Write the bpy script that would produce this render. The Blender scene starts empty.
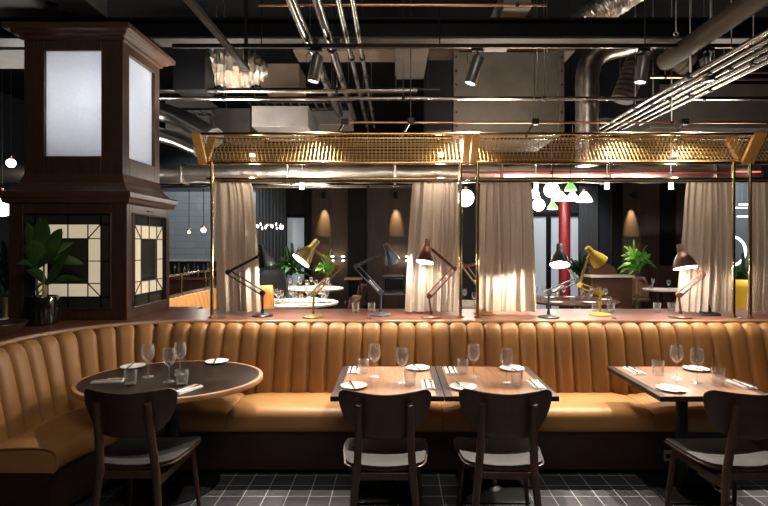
import bpy, math, random
from mathutils import Vector, Matrix
random.seed(7)
SC = bpy.context.scene
COL = SC.collection
PI = math.pi
F, VX, VY, H = 500.0, 395.0, 245.0, 1.68       # focal length in px, vanishing point, eye height

def P(px, py, d):                               # point seen at a pixel, at depth d
    return Vector(((px-VX)*d/F, d, H-(py-VY)*d/F))
def G(px, py, z):                               # point on the level plane z seen at a pixel
    d = (H-z)*F/(py-VY)
    return Vector(((px-VX)*d/F, d, z))

# ------------------------------------------------------------------ materials
def mat(name, color, rough=0.5, metal=0.0, noise=0.0, nscale=20.0, bump=0.0, bscale=60.0, stretch=None,
        emit=None, estr=0.0, trans=0.0, ior=1.45, coat=0.0, color2=None, sheen=0.0, spec=.5):
    m = bpy.data.materials.new(name); m.use_nodes = True
    nt = m.node_tree; b = nt.nodes['Principled BSDF']
    b.inputs['Base Color'].default_value = (*color, 1)
    b.inputs['Roughness'].default_value = rough
    b.inputs['Metallic'].default_value = metal
    b.inputs['IOR'].default_value = ior
    b.inputs['Transmission Weight'].default_value = trans
    b.inputs['Coat Weight'].default_value = coat; b.inputs['Specular IOR Level'].default_value = spec
    if sheen: b.inputs['Sheen Weight'].default_value = sheen
    if emit:
        b.inputs['Emission Color'].default_value = (*emit, 1); b.inputs['Emission Strength'].default_value = estr
    tc = nt.nodes.new('ShaderNodeTexCoord'); mp = nt.nodes.new('ShaderNodeMapping')
    nt.links.new(tc.outputs['Object'], mp.inputs['Vector'])
    if stretch: mp.inputs['Scale'].default_value = stretch
    if noise or color2:
        n = nt.nodes.new('ShaderNodeTexNoise'); n.inputs['Scale'].default_value = nscale; n.inputs['Detail'].default_value = 5
        nt.links.new(mp.outputs['Vector'], n.inputs['Vector'])
        r = nt.nodes.new('ShaderNodeValToRGB')
        c2 = color2 or tuple(max(0, c*(1-noise)) for c in color)
        r.color_ramp.elements[0].position = .3; r.color_ramp.elements[1].position = .7
        r.color_ramp.elements[0].color = (*c2, 1)
        c1 = color if color2 else tuple(min(1, c*(1+noise)) for c in color)
        r.color_ramp.elements[1].color = (*c1, 1)
        nt.links.new(n.outputs['Fac'], r.inputs['Fac']); nt.links.new(r.outputs['Color'], b.inputs['Base Color'])
    if bump:
        n2 = nt.nodes.new('ShaderNodeTexNoise'); n2.inputs['Scale'].default_value = bscale; n2.inputs['Detail'].default_value = 4
        nt.links.new(mp.outputs['Vector'], n2.inputs['Vector'])
        bp = nt.nodes.new('ShaderNodeBump'); bp.inputs['Strength'].default_value = bump; bp.inputs['Distance'].default_value = .01
        nt.links.new(n2.outputs['Fac'], bp.inputs['Height']); nt.links.new(bp.outputs['Normal'], b.inputs['Normal'])
    return m

def brick_mat(name, c1, c2, mortar, w, h, msize, loc=(0, 0, 0), rot=(0, 0, 0), rough=.4, offset=0.0, bump=.3, spec=.5):
    m = bpy.data.materials.new(name); m.use_nodes = True
    nt = m.node_tree; b = nt.nodes['Principled BSDF']
    tc = nt.nodes.new('ShaderNodeTexCoord'); mp = nt.nodes.new('ShaderNodeMapping')
    mp.inputs['Location'].default_value = loc; mp.inputs['Rotation'].default_value = rot
    nt.links.new(tc.outputs['Object'], mp.inputs['Vector'])
    t = nt.nodes.new('ShaderNodeTexBrick'); t.offset = offset; t.squash = 1
    t.inputs['Color1'].default_value = (*c1, 1); t.inputs['Color2'].default_value = (*c2, 1); t.inputs['Mortar'].default_value = (*mortar, 1)
    t.inputs['Scale'].default_value = 1; t.inputs['Brick Width'].default_value = w; t.inputs['Row Height'].default_value = h
    t.inputs['Mortar Size'].default_value = msize; t.inputs['Mortar Smooth'].default_value = .2
    nt.links.new(mp.outputs['Vector'], t.inputs['Vector']); nt.links.new(t.outputs['Color'], b.inputs['Base Color'])
    b.inputs['Roughness'].default_value = rough
    b.inputs['Specular IOR Level'].default_value = spec
    if bump:
        bp = nt.nodes.new('ShaderNodeBump'); bp.inputs['Strength'].default_value = bump; bp.inputs['Distance'].default_value = .003; bp.invert = True
        nt.links.new(t.outputs['Fac'], bp.inputs['Height']); nt.links.new(bp.outputs['Normal'], b.inputs['Normal'])
    return m

def cloth_mat(name, color, translucent=.35):
    m = mat(name, color, rough=.85, noise=.08, nscale=40, bump=.15, bscale=400)
    nt = m.node_tree; b = nt.nodes['Principled BSDF']; out = nt.nodes['Material Output']
    tr = nt.nodes.new('ShaderNodeBsdfTranslucent'); tr.inputs['Color'].default_value = (color[0], color[1]*.92, color[2]*.8, 1)
    mx = nt.nodes.new('ShaderNodeMixShader'); mx.inputs['Fac'].default_value = translucent
    nt.links.new(b.outputs['BSDF'], mx.inputs[1]); nt.links.new(tr.outputs['BSDF'], mx.inputs[2]); nt.links.new(mx.outputs['Shader'], out.inputs['Surface'])
    return m

M = {}
M['leather'] = mat('tan_leather', (.34, .168, .056), spec=.4, rough=.46, noise=.06, nscale=6, bump=.06, bscale=250)
M['walnut'] = mat('dark_walnut', (.085, .044, .027), rough=.38, color2=(.050, .025, .016), nscale=6, stretch=(9, 9, .7))
M['walnut_h'] = mat('dark_walnut_long', (.10, .050, .030), rough=.33, color2=(.060, .028, .018), nscale=6, stretch=(.7, 9, 9))
M['darkbase'] = mat('dark_stained_panel', (.030, .015, .011), rough=.5, color2=(.018, .009, .007), nscale=5, stretch=(1, 1, 3))
M['counter'] = mat('counter_mahogany', (.17, .065, .042), rough=.33, color2=(.12, .043, .028), nscale=5, stretch=(.8, 8, 8))
M['counter_edge'] = mat('counter_edge_oak', (.40, .24, .14), rough=.35, noise=.15, nscale=8)
M['inlay'] = mat('table_veneer', (.36, .175, .088), rough=.40, color2=(.17, .075, .040), nscale=4, stretch=(9, 1.0, 1))
M['tframe'] = mat('table_dark_frame', (.028, .016, .012), spec=.2, rough=.55, noise=.2, nscale=12)
M['tblack'] = mat('black_table_top', (.015, .012, .011), spec=.22, rough=.34, noise=.2, nscale=9)
M['edgewood'] = mat('light_wood_rim', (.42, .21, .10), rough=.4, noise=.15, nscale=10)
M['chairwood'] = mat('chair_walnut', (.045, .021, .013), rough=.36, color2=(.028, .013, .009), nscale=7, stretch=(6, 6, 1))
M['legwood'] = mat('chair_leg_walnut', (.060, .026, .016), rough=.4, color2=(.036, .016, .010), nscale=7, stretch=(8, 8, 1))
M['seatpad'] = mat('black_seat_vinyl', (.034, .033, .033), spec=.22, rough=.6, noise=.15, nscale=30, bump=.05)
M['iron'] = mat('black_iron', (.012, .012, .012), rough=.45, metal=.3)
M['black'] = mat('black_paint', (.008, .008, .009), spec=.15, rough=.5)
M['brass'] = mat('brushed_brass', (.56, .39, .19), rough=.24, metal=1, noise=.12, nscale=25)
M['wire'] = mat('brass_wire', (.42, .27, .095), rough=.42, metal=.6)
M['oak'] = mat('golden_oak', (.64, .36, .12), rough=.4, color2=(.50, .26, .08), nscale=6, stretch=(8, 8, 1))
M['steel'] = mat('galvanised_steel', (.52, .50, .47), rough=.30, metal=1, noise=.2, nscale=14, bump=.08, bscale=30)
M['conduit'] = mat('bright_conduit', (.40, .37, .34), rough=.24, metal=1, noise=.1, nscale=20)
M['foil'] = mat('crumpled_foil', (.85, .78, .69), rough=.40, metal=1, bump=1.0, bscale=9)
M['ductgrey'] = mat('dull_duct_sheet', (.15, .13, .112), rough=.45, metal=.5, noise=.15, nscale=4)
M['beam'] = mat('painted_beam', (.050, .045, .040), spec=.25, rough=.5, noise=.2, nscale=6)
M['ductbrown'] = mat('brown_duct', (.060, .047, .036), spec=.2, rough=.5, noise=.15, nscale=5)
M['duststeel'] = mat('dusty_spiral_steel', (.36, .32, .28), rough=.34, metal=1, noise=.25, nscale=9, bump=.3, bscale=20)
M['sheetlight'] = mat('pale_duct_sheet', (.26, .24, .225), rough=.4, metal=.3, noise=.15, nscale=4)
M['tanboard'] = mat('tan_ceiling_board', (.20, .145, .10), rough=.6, noise=.15, nscale=3)
M['copper'] = mat('copper_pipe', (.60, .34, .20), rough=.3, metal=1)
M['redpipe'] = mat('red_pipe', (.32, .03, .02), rough=.4)
M['soffit'] = mat('grey_plaster', (.16, .155, .15), rough=.8, noise=.08, nscale=5)
M['ceiling'] = mat('black_ceiling', (.004, .004, .004), spec=.05, rough=.8)
M['curtain'] = cloth_mat('beige_linen', (.50, .43, .365))
M['white'] = mat('white_china', (.80, .78, .75), rough=.2)
M['napkin'] = mat('white_linen', (.74, .72, .69), rough=.8, bump=.1, bscale=200)
M['cutlery'] = mat('cutlery_steel', (.6, .58, .55), rough=.18, metal=1)
M['handle'] = mat('dark_cutlery', (.16, .15, .15), rough=.25, metal=1)
def glass_mat(name):
    m = bpy.data.materials.new(name); m.use_nodes = True
    nt = m.node_tree; nt.nodes.remove(nt.nodes['Principled BSDF']); out = nt.nodes['Material Output']
    tr = nt.nodes.new('ShaderNodeBsdfTransparent'); gl = nt.nodes.new('ShaderNodeBsdfGlossy'); df = nt.nodes.new('ShaderNodeBsdfDiffuse')
    tr.inputs['Color'].default_value = (.97, .97, .96, 1)
    gl.inputs['Roughness'].default_value = .12; df.inputs['Color'].default_value = (.85, .85, .85, 1)  # white diffuse share stands in for bright glints on the glass
    m1 = nt.nodes.new('ShaderNodeMixShader'); m1.inputs['Fac'].default_value = .30
    nt.links.new(gl.outputs['BSDF'], m1.inputs[1]); nt.links.new(df.outputs['BSDF'], m1.inputs[2])
    lw = nt.nodes.new('ShaderNodeLayerWeight'); lw.inputs['Blend'].default_value = .27
    mr = nt.nodes.new('ShaderNodeMapRange'); mr.inputs['To Min'].default_value = .06; mr.inputs['To Max'].default_value = .95
    nt.links.new(lw.outputs['Facing'], mr.inputs['Value'])
    m2 = nt.nodes.new('ShaderNodeMixShader'); nt.links.new(mr.outputs['Result'], m2.inputs['Fac'])
    nt.links.new(tr.outputs['BSDF'], m2.inputs[1]); nt.links.new(m1.outputs['Shader'], m2.inputs[2]); nt.links.new(m2.outputs['Shader'], out.inputs['Surface'])
    return m
M['glass'] = glass_mat('clear_glass')
M['bulb'] = mat('lit_bulb', (1, 1, 1), emit=(1, .80, .58), estr=14)
M['opal'] = mat('lit_opal_globe', (1, 1, 1), emit=(1, .90, .78), estr=4.0)
M['opalgreen'] = mat('lit_green_shade', (.15, .5, .1), emit=(.13, .72, .09), estr=.8)
M['led'] = mat('lit_led', (1, 1, 1), emit=(1, .93, .84), estr=6)
M['ring'] = mat('lit_ring', (1, 1, 1), emit=(.92, .97, 1), estr=1.8)
M['panelglow'] = cloth_mat('frosted_panel', (.72, .79, .92), .6)
M['shadein'] = mat('white_enamel', (.85, .83, .78), rough=.4)
M['cream'] = mat('cream_glass', (.75, .68, .52), rough=.22, color2=(.66, .50, .30), nscale=4, emit=(1, .84, .58), estr=.30)  # glow of its own stands in for room light behind the glass
M['mirrorglass'] = mat('smoky_glass', (.045, .045, .042), rough=.07, coat=.4)
M['lead'] = mat('lead_came', (.02, .018, .016), rough=.4, metal=.5)
M['leaf'] = mat('leaf_green', (.045, .12, .03), rough=.4, noise=.35, nscale=9)
M['leafbright'] = mat('leaf_bright_green', (.14, .36, .04), rough=.45, noise=.3, nscale=9)
M['leafdark'] = mat('leaf_dark_green', (.025, .065, .02), rough=.45, noise=.3, nscale=9)
M['stem'] = mat('plant_cane', (.36, .26, .10), rough=.6, noise=.2)
M['soil'] = mat('soil', (.02, .013, .01), rough=.9)
M['potblack'] = mat('black_glazed_pot', (.010, .009, .010), rough=.14, coat=.6)
M['pewter'] = mat('pewter', (.34, .31, .28), rough=.35, metal=1)
M['backwood'] = mat('panelled_wall_wood', (.055, .037, .026), spec=.25, rough=.5, color2=(.038, .025, .018), nscale=3, stretch=(3, 3, .6))
M['backtrim'] = mat('black_timber', (.006, .005, .005), spec=.1, rough=.5)
M['greywall'] = brick_mat('grey_tile_wall', (.105, .112, .115), (.09, .097, .10), (.07, .076, .08), .5, .16, .008, rot=(PI/2, 0, 0), rough=.35, offset=.5)
M['greyplain'] = mat('grey_wall', (.115, .125, .135), rough=.6, noise=.1, nscale=3)
M['paneglass'] = mat('pale_window_pane', (.42, .44, .46), rough=.25, emit=(.75, .85, 1), estr=.10)
M['chain'] = mat('silver_chain_drape', (.15, .155, .16), rough=.4, metal=.6)
M['redpaint'] = mat('red_paint', (.13, .006, .010), rough=.4)
M['bluewall'] = mat('dark_slate_wall', (.018, .021, .026), spec=.15, rough=.5)
M['yellow'] = mat('yellow_upholstery', (.62, .40, .045), rough=.5)
M['tanchair'] = mat('tan_chair_leather', (.55, .26, .07), rough=.45)
M['whitecloth'] = mat('pale_table_top', (.55, .48, .40), rough=.3)
M['sidewood'] = mat('sideboard_wood', (.075, .035, .022), rough=.4, noise=.2, nscale=6)
M['bottle'] = mat('dark_bottle_glass', (.02, .03, .02), rough=.08, coat=.5)
M['socket'] = mat('socket_plate', (.36, .33, .30), rough=.35, metal=.6)
M['floor'] = brick_mat('charcoal_floor_tiles', (.075, .075, .080), (.062, .062, .067), (.50, .49, .48), .148, .150, .0032,
                       loc=(.869+.148*20, -3.343+.150*40, 0), rough=.42, bump=.4)

# ------------------------------------------------------------------ mesh builder
OFF = {}
def off(o):
    while o is not None:
        if o.name in OFF: return OFF[o.name]
        o = o.parent
    return Vector((0, 0, 0))

class MB:
    def __init__(s): s.v = []; s.f = []; s.m = []
    def add(s, vs, fs, m=0):
        n = len(s.v); s.v += [tuple(x) for x in vs]
        for q in fs: s.f.append(tuple(i+n for i in q)); s.m.append(m)
        return s
    def box(s, x0, x1, y0, y1, z0, z1, m=0):
        vs = [(x, y, z) for z in (z0, z1) for y in (y0, y1) for x in (x0, x1)]
        return s.add(vs, [(0, 2, 3, 1), (4, 5, 7, 6), (0, 1, 5, 4), (2, 6, 7, 3), (0, 4, 6, 2), (1, 3, 7, 5)], m)
    def bar(s, a, b, w, h, m=0, up=(0, 0, 1)):          # rectangular bar between two points
        a, b = Vector(a), Vector(b); t = (b-a).normalized(); u = Vector(up)
        if abs(t.dot(u)) > .98: u = Vector((0, 1, 0))
        x = t.cross(u).normalized(); u = x.cross(t).normalized()
        vs = [p + x*sx*w/2 + u*sz*h/2 for p in (a, b) for sx, sz in ((-1, -1), (1, -1), (1, 1), (-1, 1))]
        return s.add(vs, [(3, 2, 1, 0), (4, 5, 6, 7), (0, 1, 5, 4), (1, 2, 6, 5), (2, 3, 7, 6), (3, 0, 4, 7)], m)
    def tube(s, pts, r, n=8, closed=False, cap=True, m=0):
        pts = [Vector(p) for p in pts]; k = len(pts)
        rs = r if isinstance(r, (list, tuple)) else [r]*k
        up = None; rings = []
        for i, p in enumerate(pts):
            a = pts[i-1] if (i or closed) else pts[0]; b = pts[(i+1) % k] if (i < k-1 or closed) else pts[-1]
            t = (b-a).normalized()
            if up is None:
                up = Vector((0, 0, 1)) if abs(t.z) < .9 else Vector((1, 0, 0))
            x = t.cross(up); x.normalize(); up = x.cross(t).normalized()
            rings.append([p + (x*math.cos(2*PI*j/n)+up*math.sin(2*PI*j/n))*rs[i] for j in range(n)])
        vs = [q for rg in rings for q in rg]; fs = []
        for i in range(k if closed else k-1):
            for j in range(n):
                a, b = i*n+j, i*n+(j+1) % n; c, d = ((i+1) % k)*n+(j+1) % n, ((i+1) % k)*n+j
                fs.append((a, b, c, d))
        if cap and not closed:
            fs.append(tuple(range(n-1, -1, -1))); fs.append(tuple(range((k-1)*n, k*n)))
        return s.add(vs, fs, m)
    def lathe(s, prof, c=(0, 0, 0), n=24, axis=None, m=0, wob=None, sx=1, sy=1):
        c = Vector(c)
        R = Vector((0, 0, 1)).rotation_difference(Vector(axis).normalized()).to_matrix() if axis is not None else Matrix.Identity(3)
        vs = []
        for r, z in prof:
            for j in range(n):
                a = 2*PI*j/n; rr = r*(wob(a, z) if wob else 1)
                vs.append(c + R @ Vector((rr*math.cos(a)*sx, rr*math.sin(a)*sy, z)))
        fs = [(i*n+j, i*n+(j+1) % n, (i+1)*n+(j+1) % n, (i+1)*n+j) for i in range(len(prof)-1) for j in range(n)]
        if prof[0][0] > 1e-6: fs.append(tuple(range(n-1, -1, -1))) if prof[0] != prof[-1] else None
        if prof[-1][0] > 1e-6 and prof[0] != prof[-1]: fs.append(tuple(range((len(prof)-1)*n, len(prof)*n)))
        return s.add(vs, fs, m)
    def sheet(s, rows, m=0, closed=False):
        nr, nc = len(rows), len(rows[0]); vs = [p for r in rows for p in r]
        fs = [(i*nc+j, i*nc+(j+1) % nc, (i+1)*nc+(j+1) % nc, (i+1)*nc+j) for i in range(nr-1) for j in range(nc if closed else nc-1)]
        return s.add(vs, fs, m)
    def poly(s, pts2, z0, z1, m=0):                     # prism of an xy outline
        n = len(pts2); vs = [(x, y, z0) for x, y in pts2] + [(x, y, z1) for x, y in pts2]
        fs = [tuple(range(n-1, -1, -1)), tuple(range(n, 2*n))] + [(i, (i+1) % n, (i+1) % n+n, i+n) for i in range(n)]
        return s.add(vs, fs, m)
    def build(s, name, m, parent=None, smooth=True, bevel=0, loc=None, seg=2, ang=38, sub=0):
        me = bpy.data.meshes.new(name)
        o0 = off(parent) if parent is not None else Vector(loc or (0, 0, 0))
        me.from_pydata([(x-o0[0], y-o0[1], z-o0[2]) for x, y, z in s.v], [], s.f)
        me.validate(); me.update()
        ms = m if isinstance(m, (list, tuple)) else [m]
        for k in ms: me.materials.append(M[k])
        if len(ms) > 1 and len(me.polygons) == len(s.m):
            for p, k in zip(me.polygons, s.m): p.material_index = k
        o = bpy.data.objects.new(name, me); COL.objects.link(o)
        if parent is not None: o.parent = parent
        else: o.location = o0; OFF[o.name] = o0.copy()
        import bmesh
        bm = bmesh.new(); bm.from_mesh(me); bmesh.ops.recalc_face_normals(bm, faces=bm.faces); bm.to_mesh(me); bm.free()
        if smooth:
            me.shade_smooth(); me.set_sharp_from_angle(angle=math.radians(ang))
        if bevel:
            bv = o.modifiers.new('bevel', 'BEVEL'); bv.width = bevel; bv.segments = seg; bv.limit_method = 'ANGLE'; bv.angle_limit = math.radians(40)
        if sub:
            sb = o.modifiers.new('sub', 'SUBSURF'); sb.levels = sub; sb.render_levels = sub
        return o

def tag(o, label, cat, group=None, kind=None):
    if label: o['label'] = label
    if cat: o['category'] = cat
    if group: o['group'] = group
    if kind: o['kind'] = kind
    return o
def thing(name, label, cat, loc=(0, 0, 0), group=None, rz=0):
    o = bpy.data.objects.new(name, None); COL.objects.link(o); o.location = loc; o.rotation_euler = (0, 0, rz)
    o.empty_display_size = .1
    OFF[o.name] = Vector(loc)
    return tag(o, label, cat, group)
def copy_tree(o, parent=None):
    c = o.copy(); COL.objects.link(c)
    if parent is not None: c.parent = parent
    for ch in list(o.children): copy_tree(ch, c)
    return c
def place(proto, used, loc, label, group=None, rz=0):
    if not used: used.append(1); c = proto
    else: c = copy_tree(proto)
    c.location = loc; c.rotation_euler = (0, 0, rz); c['label'] = label
    if group: c['group'] = group
    return c
def struct(mb, name, m, **k):
    o = mb.build(name, m, **k); o['kind'] = 'structure'; return o
def light(name, kind, loc, energy, color=(1, .82, .62), size=.05, target=None, angle=60, blend=.6, parent=None):
    l = bpy.data.lights.new(name, kind); l.energy = energy; l.color = color
    if kind == 'AREA': l.size = size
    else: l.shadow_soft_size = size
    o = bpy.data.objects.new(name, l); COL.objects.link(o)
    o.location = Vector(loc) - (off(parent) if parent else Vector((0, 0, 0)))
    if parent: o.parent = parent
    if kind == 'SPOT': l.spot_size = math.radians(angle); l.spot_blend = blend
    if target is not None:
        o.rotation_euler = (Vector(target)-Vector(loc)).to_track_quat('-Z', 'Y').to_euler()
    return o

# ------------------------------------------------------------------ room shell
YB = 12.6
struct(MB().box(-7, 7.5, -3, YB, -.1, 0), 'floor', 'floor', smooth=False)
struct(MB().box(-7, 7.5, -3, YB, 4.4, 4.5), 'ceiling', 'ceiling', smooth=False)
struct(MB().box(-7.1, 7.6, YB, YB+.12, 0, 4.4), 'wall_back', 'bluewall', smooth=False)
struct(MB().box(-7.1, -7, -3, YB, 0, 4.4), 'wall_left', 'bluewall', smooth=False)
struct(MB().box(7.5, 7.6, -3, YB, 0, 4.4), 'wall_right', 'bluewall', smooth=False)
struct(MB().box(-7.1, 7.6, -3.1, -3, 0, 4.4), 'wall_front', 'bluewall', smooth=False)
def wx(px, d=YB): return (px-VX)*d/F
def wz(py, d=YB): return H-(py-VY)*d/F
# grey tiled wall seen left of the curtain
struct(MB().box(-6.9, wx(258), YB-.06, YB, 0, wz(192)), 'trim_1', 'greywall', smooth=False)
struct(MB().box(-6.9, wx(258), YB-.12, YB-.06, wz(263), wz(259)), 'trim_2', 'soffit', smooth=False)
# dark panelled timber walls with rails and black posts
def panelling(n, px0, px1, posts, dado=236):
    b = MB(); y = YB-.35
    b.box(wx(px0, y), wx(px1, y), y, y+.1, 0, wz(182, y))
    b.box(wx(px0, y), wx(px1, y), y-.03, y, wz(dado+.8, y), wz(dado-.8, y))
    edges = sorted([px0, px1]+[q for p in posts for q in p])
    for i in range(0, len(edges)-1):
        a, c = edges[i], edges[i+1]
        if (a, c) in posts or c-a < 10: continue
        m_ = (a+c)/2
        for q0, q1 in ((a, a+1.5), (m_-.8, m_+.8), (c-1.5, c)):
            b.box(wx(q0, y), wx(q1, y), y-.025, y, 0, wz(184, y))
    struct(b, 'trim_%d' % n, 'backwood', smooth=False)
    k = MB()
    for a, c in posts: k.box(wx(a, y), wx(c, y), y-.08, y-.001, 0, wz(180, y))
    struct(k, 'trim_%d' % (n+1), 'backtrim', smooth=False)
panelling(3, 305, 412, [(305, 312), (348, 367)])
panelling(5, 612, 690, [(612, 621), (659, 674)])
struct(MB().box(wx(597), wx(612), YB-.1, YB, 0, 4), 'trim_7', 'bluewall', smooth=False)
# black framed glazed doors in the far wall
def far_door(n, panes, x0, x1, ytop):
    y = YB-.1
    f = MB(); f.box(wx(x0), wx(x1), y-.03, y+.08, wz(ytop), wz(ytop-4))
    edges = [(x0, panes[0][0])]+[(panes[i][1], panes[i+1][0]) for i in range(len(panes)-1)]+[(panes[-1][1], x1)]
    for a, c in edges: f.box(wx(a), wx(c), y-.03, y+.08, 0, wz(ytop))
    d = struct(f, 'door_%d' % n, 'backtrim', smooth=False)
    for a, c in panes: MB().box(wx(a), wx(c), y+.02, y+.04, 0, wz(ytop)).build('glazing', 'paneglass', parent=d, smooth=False)
far_door(1, [(288, 305)], 285, 307, 218)
far_door(2, [(527, 545), (549.5, 558), (568.5, 577)], 522, 580, 217)

# far pleated drapes
def drape(px0, px1, d, label, m='chain', top=186, n=9):
    rows = []
    for j in range(9):
        z = wz(top, d)*(1-j/8)+.02*j/8
        rows.append([(wx(px0+(px1-px0)*i/(n*8), d), d+.04*math.sin(2*PI*i/8), z) for i in range(n*8+1)])
    o = MB().sheet(rows).build('drape', m, loc=(wx(px0, d), d, 0)); tag(o, label, 'curtain')
drape(256, 286, YB-.25, 'silver grey pleated drape left of the far glazed door')
drape(579, 598, YB-.25, 'silver grey pleated drape right of the red column', n=6)

# ------------------------------------------------------------------ the banquette
TOPC, TOPR = Vector((-1.75, 3.40)), .80
XR = 3.75
def back_path(o):                     # plan of the backrest line, offset o towards the diners; returns pts, inward normals
    L0 = 3.40-2.96; LA = TOPR*PI/2; L1 = XR-TOPC.x
    def at(s):
        if s < L0: return Vector((TOPC.x-TOPR+o, 2.96+s)), Vector((1, 0))
        if s < L0+LA:
            a = PI-(s-L0)/TOPR; n = Vector((math.cos(a), math.sin(a)))
            return TOPC+n*(TOPR-o), -n
        return Vector((TOPC.x+s-L0-LA, TOPC.y+TOPR-o)), Vector((0, -1))
    return at, L0+LA+L1
def front_path(o=0.0):
    c = Vector((-1.45, 3.03)); r = .55+o
    L0 = .07; LA = .55*PI/2; L1 = XR-c.x
    def at(s):
        if s < L0: return Vector((c.x-r, 2.96+s))
        if s < L0+LA:
            a = PI-(s-L0)/.55; return c+Vector((math.cos(a), math.sin(a)))*r
        return Vector((c.x+s-L0-LA, c.y+r))
    return at, L0+LA+L1, L0+LA
bq = thing('banquette', 'long tan leather fluted banquette curving round the left corner', 'banquette', (0, 4.0, 0))
# fluted back
prof = [(.165, .40), (.15, .50), (.125, .62), (.10, .74), (.078, .84), (.060, .92), (.045, .965), (.022, .995), (-.008, 1.006), (-.038, 1.0), (-.058, .975), (-.06, .80), (-.06, .50)]
CW = .1445
at0, LT = back_path(0)
US = (0, .02, .05, .10, .18, .30, .50, .70, .82, .90, .95, .98)
nch = int(LT/CW); NS = len(US)
rows = []
for k in range(len(prof)): rows.append([])
for i in range(nch*NS+1):
    u = US[i % NS]; s = (i//NS+u)*CW
    puff = .034*(1-abs(2*u-1)**4.5)-.012
    for k, (o, z) in enumerate(prof):
        a, _ = back_path(o); p, n = a(s)
        # recline direction: profile normal
        if k < 5: nn, nz = .95, .25
        elif k < 7: nn, nz = .8, .6
        elif k < 9: nn, nz = .25, .97
        else: nn, nz = -.3, .5
        w = 1.0 if k < 10 else 0.3
        rows[k].append((p.x+n.x*puff*nn*w, p.y+n.y*puff*nn*w, z+puff*nz*w))
mb = MB().sheet(rows)
for i in (0, nch*NS):
    vs = [rows[k][i] for k in range(len(prof))]; mb.add(vs, [tuple(range(len(vs)))])
mb.build('backrest', 'leather', parent=bq, ang=70)
# seat cushions
fa, LF, LFC = front_path()
ba, _ = back_path(.16)
def cushion(s0, s1, nm='seat_cushion', n=40):
    rows = []
    LB0 = 3.40-2.96+TOPR*PI/2
    for i in range(n+1):
        t = i/n; s = s0+(s1-s0)*t
        e = min(t, 1-t)*(s1-s0); r = max(0, 1-e/.03); dz = .018*(1-math.sqrt(max(0, 1-r*r))) if r > 0 else 0
        f = fa(s)
        # matching point on the back line
        if s >= LFC: b = Vector((f.x, 4.06))
        else:
            q = s/LFC; xb, _ = ba(q*(LB0+.30)); b = xb
        dd = f-b; L = dd.length; dd = dd/L
        sec = [(-.02, .42), (-.02, .47), (.02, .488-dz), (.10, .494-dz), (L*.6, .498-dz), (L-.07, .495-dz), (L-.03, .485-dz), (L-.008, .462-dz*.5), (L+.004, .43), (L+.002, .38), (L-.006, .345), (L-.03, .33), (L*.5, .33), (0, .33)]
        rows.append([(b.x+dd.x*a, b.y+dd.y*a, z) for a, z in sec])
    m_ = MB().sheet(rows, closed=True)
    for r_ in (rows[0], rows[-1]): m_.add(r_, [tuple(range(len(r_)))])
    return m_.build(nm, 'leather', parent=bq, ang=50), rows
def s_of_x(x): return LFC+(x-(-1.45))
c0, r0 = cushion(0, s_of_x(-1.205))
MB().tube([(p[0], p[1]-.004, p[2]) for p in r0[0][2:12]], .007, 6).build('piping', 'leather', parent=c0)
for a, b_ in ((-1.20, .345), (.35, 1.855), (1.86, 3.70)): cushion(s_of_x(a), s_of_x(b_), n=14)
# base
fb, _, _ = front_path(.05)
def wall_along(fn, s0, s1, n, z0, z1, th, m, name):
    rows = [[], [], [], []]
    for i in range(n+1):
        s = s0+(s1-s0)*i/n; p = fn(s); q = fn(s+.001); t = (q-p).normalized(); nn = Vector((-t.y, t.x))
        for k, (o, z) in enumerate(((0, z0), (0, z1), (th, z1), (th, z0))): rows[k].append((p.x+nn.x*o, p.y+nn.y*o, z))
    m_ = MB().sheet([list(r) for r in zip(*rows)], closed=True)
    for i in (0, n): m_.add([rows[k][i] for k in range(4)], [(0, 1, 2, 3)])
    return m_.build(name, m, parent=bq)
wall_along(fb, 0, LF-.05, 60, .05, .33, .03, 'darkbase', 'base_panel')
fp, _, _ = front_path(.11)
wall_along(fp, 0, LF-.05, 60, 0, .05, .03, 'black', 'plinth')
MB().box(-2.50, -2.06, 2.97, 3.0, .05, .33).build('end_panel', 'darkbase', parent=bq, bevel=.004)
sk = thing('power_socket', 'small metal power socket plate on the dark seat base', 'socket', (1.98, 3.625, .19))
sp = P(672, 456, 3.62)
MB().box(sp.x-.055, sp.x+.055, 3.622, 3.63, sp.z-.04, sp.z+.04).build('plate', 'socket', parent=sk, bevel=.003)
for sx in (-.026, .026): MB().box(sp.x+sx-.016, sp.x+sx+.016, 3.618, 3.624, sp.z-.018, sp.z+.014).build('outlet_hole', 'black', parent=sk, bevel=.002)

# ------------------------------------------------------------------ counter behind the banquette
ZC = 1.04
ct = thing('counter', 'reddish brown timber counter shelf behind the fluted banquette', 'counter', (0, 4.6, 0))
def arc_pts(o, n=16, y0=2.9):
    pts = [(TOPC.x-TOPR+o, y0)]
    for i in range(n+1):
        a = PI-(PI/2)*i/n; pts.append((TOPC.x+math.cos(a)*(TOPR-o), TOPC.y+math.sin(a)*(TOPR-o)))
    pts.append((4.1, TOPC.y+TOPR-o)); return pts
ap = arc_pts(-.062)
MB().poly(ap+[(4.1, 5.02), (-2.0, 5.02), (-2.0, 5.2), (-3.45, 5.2), (-3.45, 2.9)], ZC-.04, ZC).build('counter_top', 'counter', parent=ct, bevel=.004)
ep = arc_pts(-.056)
MB().tube([(x, y, ZC-.016) for x, y in ep], .018, 8).build('edge_trim', 'counter_edge', parent=ct)
MB().poly(arc_pts(-.10)+[(4.1, 4.95), (-2.05, 4.95), (-2.05, 5.1), (-3.35, 5.1), (-3.35, 2.9)], 0, ZC-.04).build('carcass', 'darkbase', parent=ct)
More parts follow.
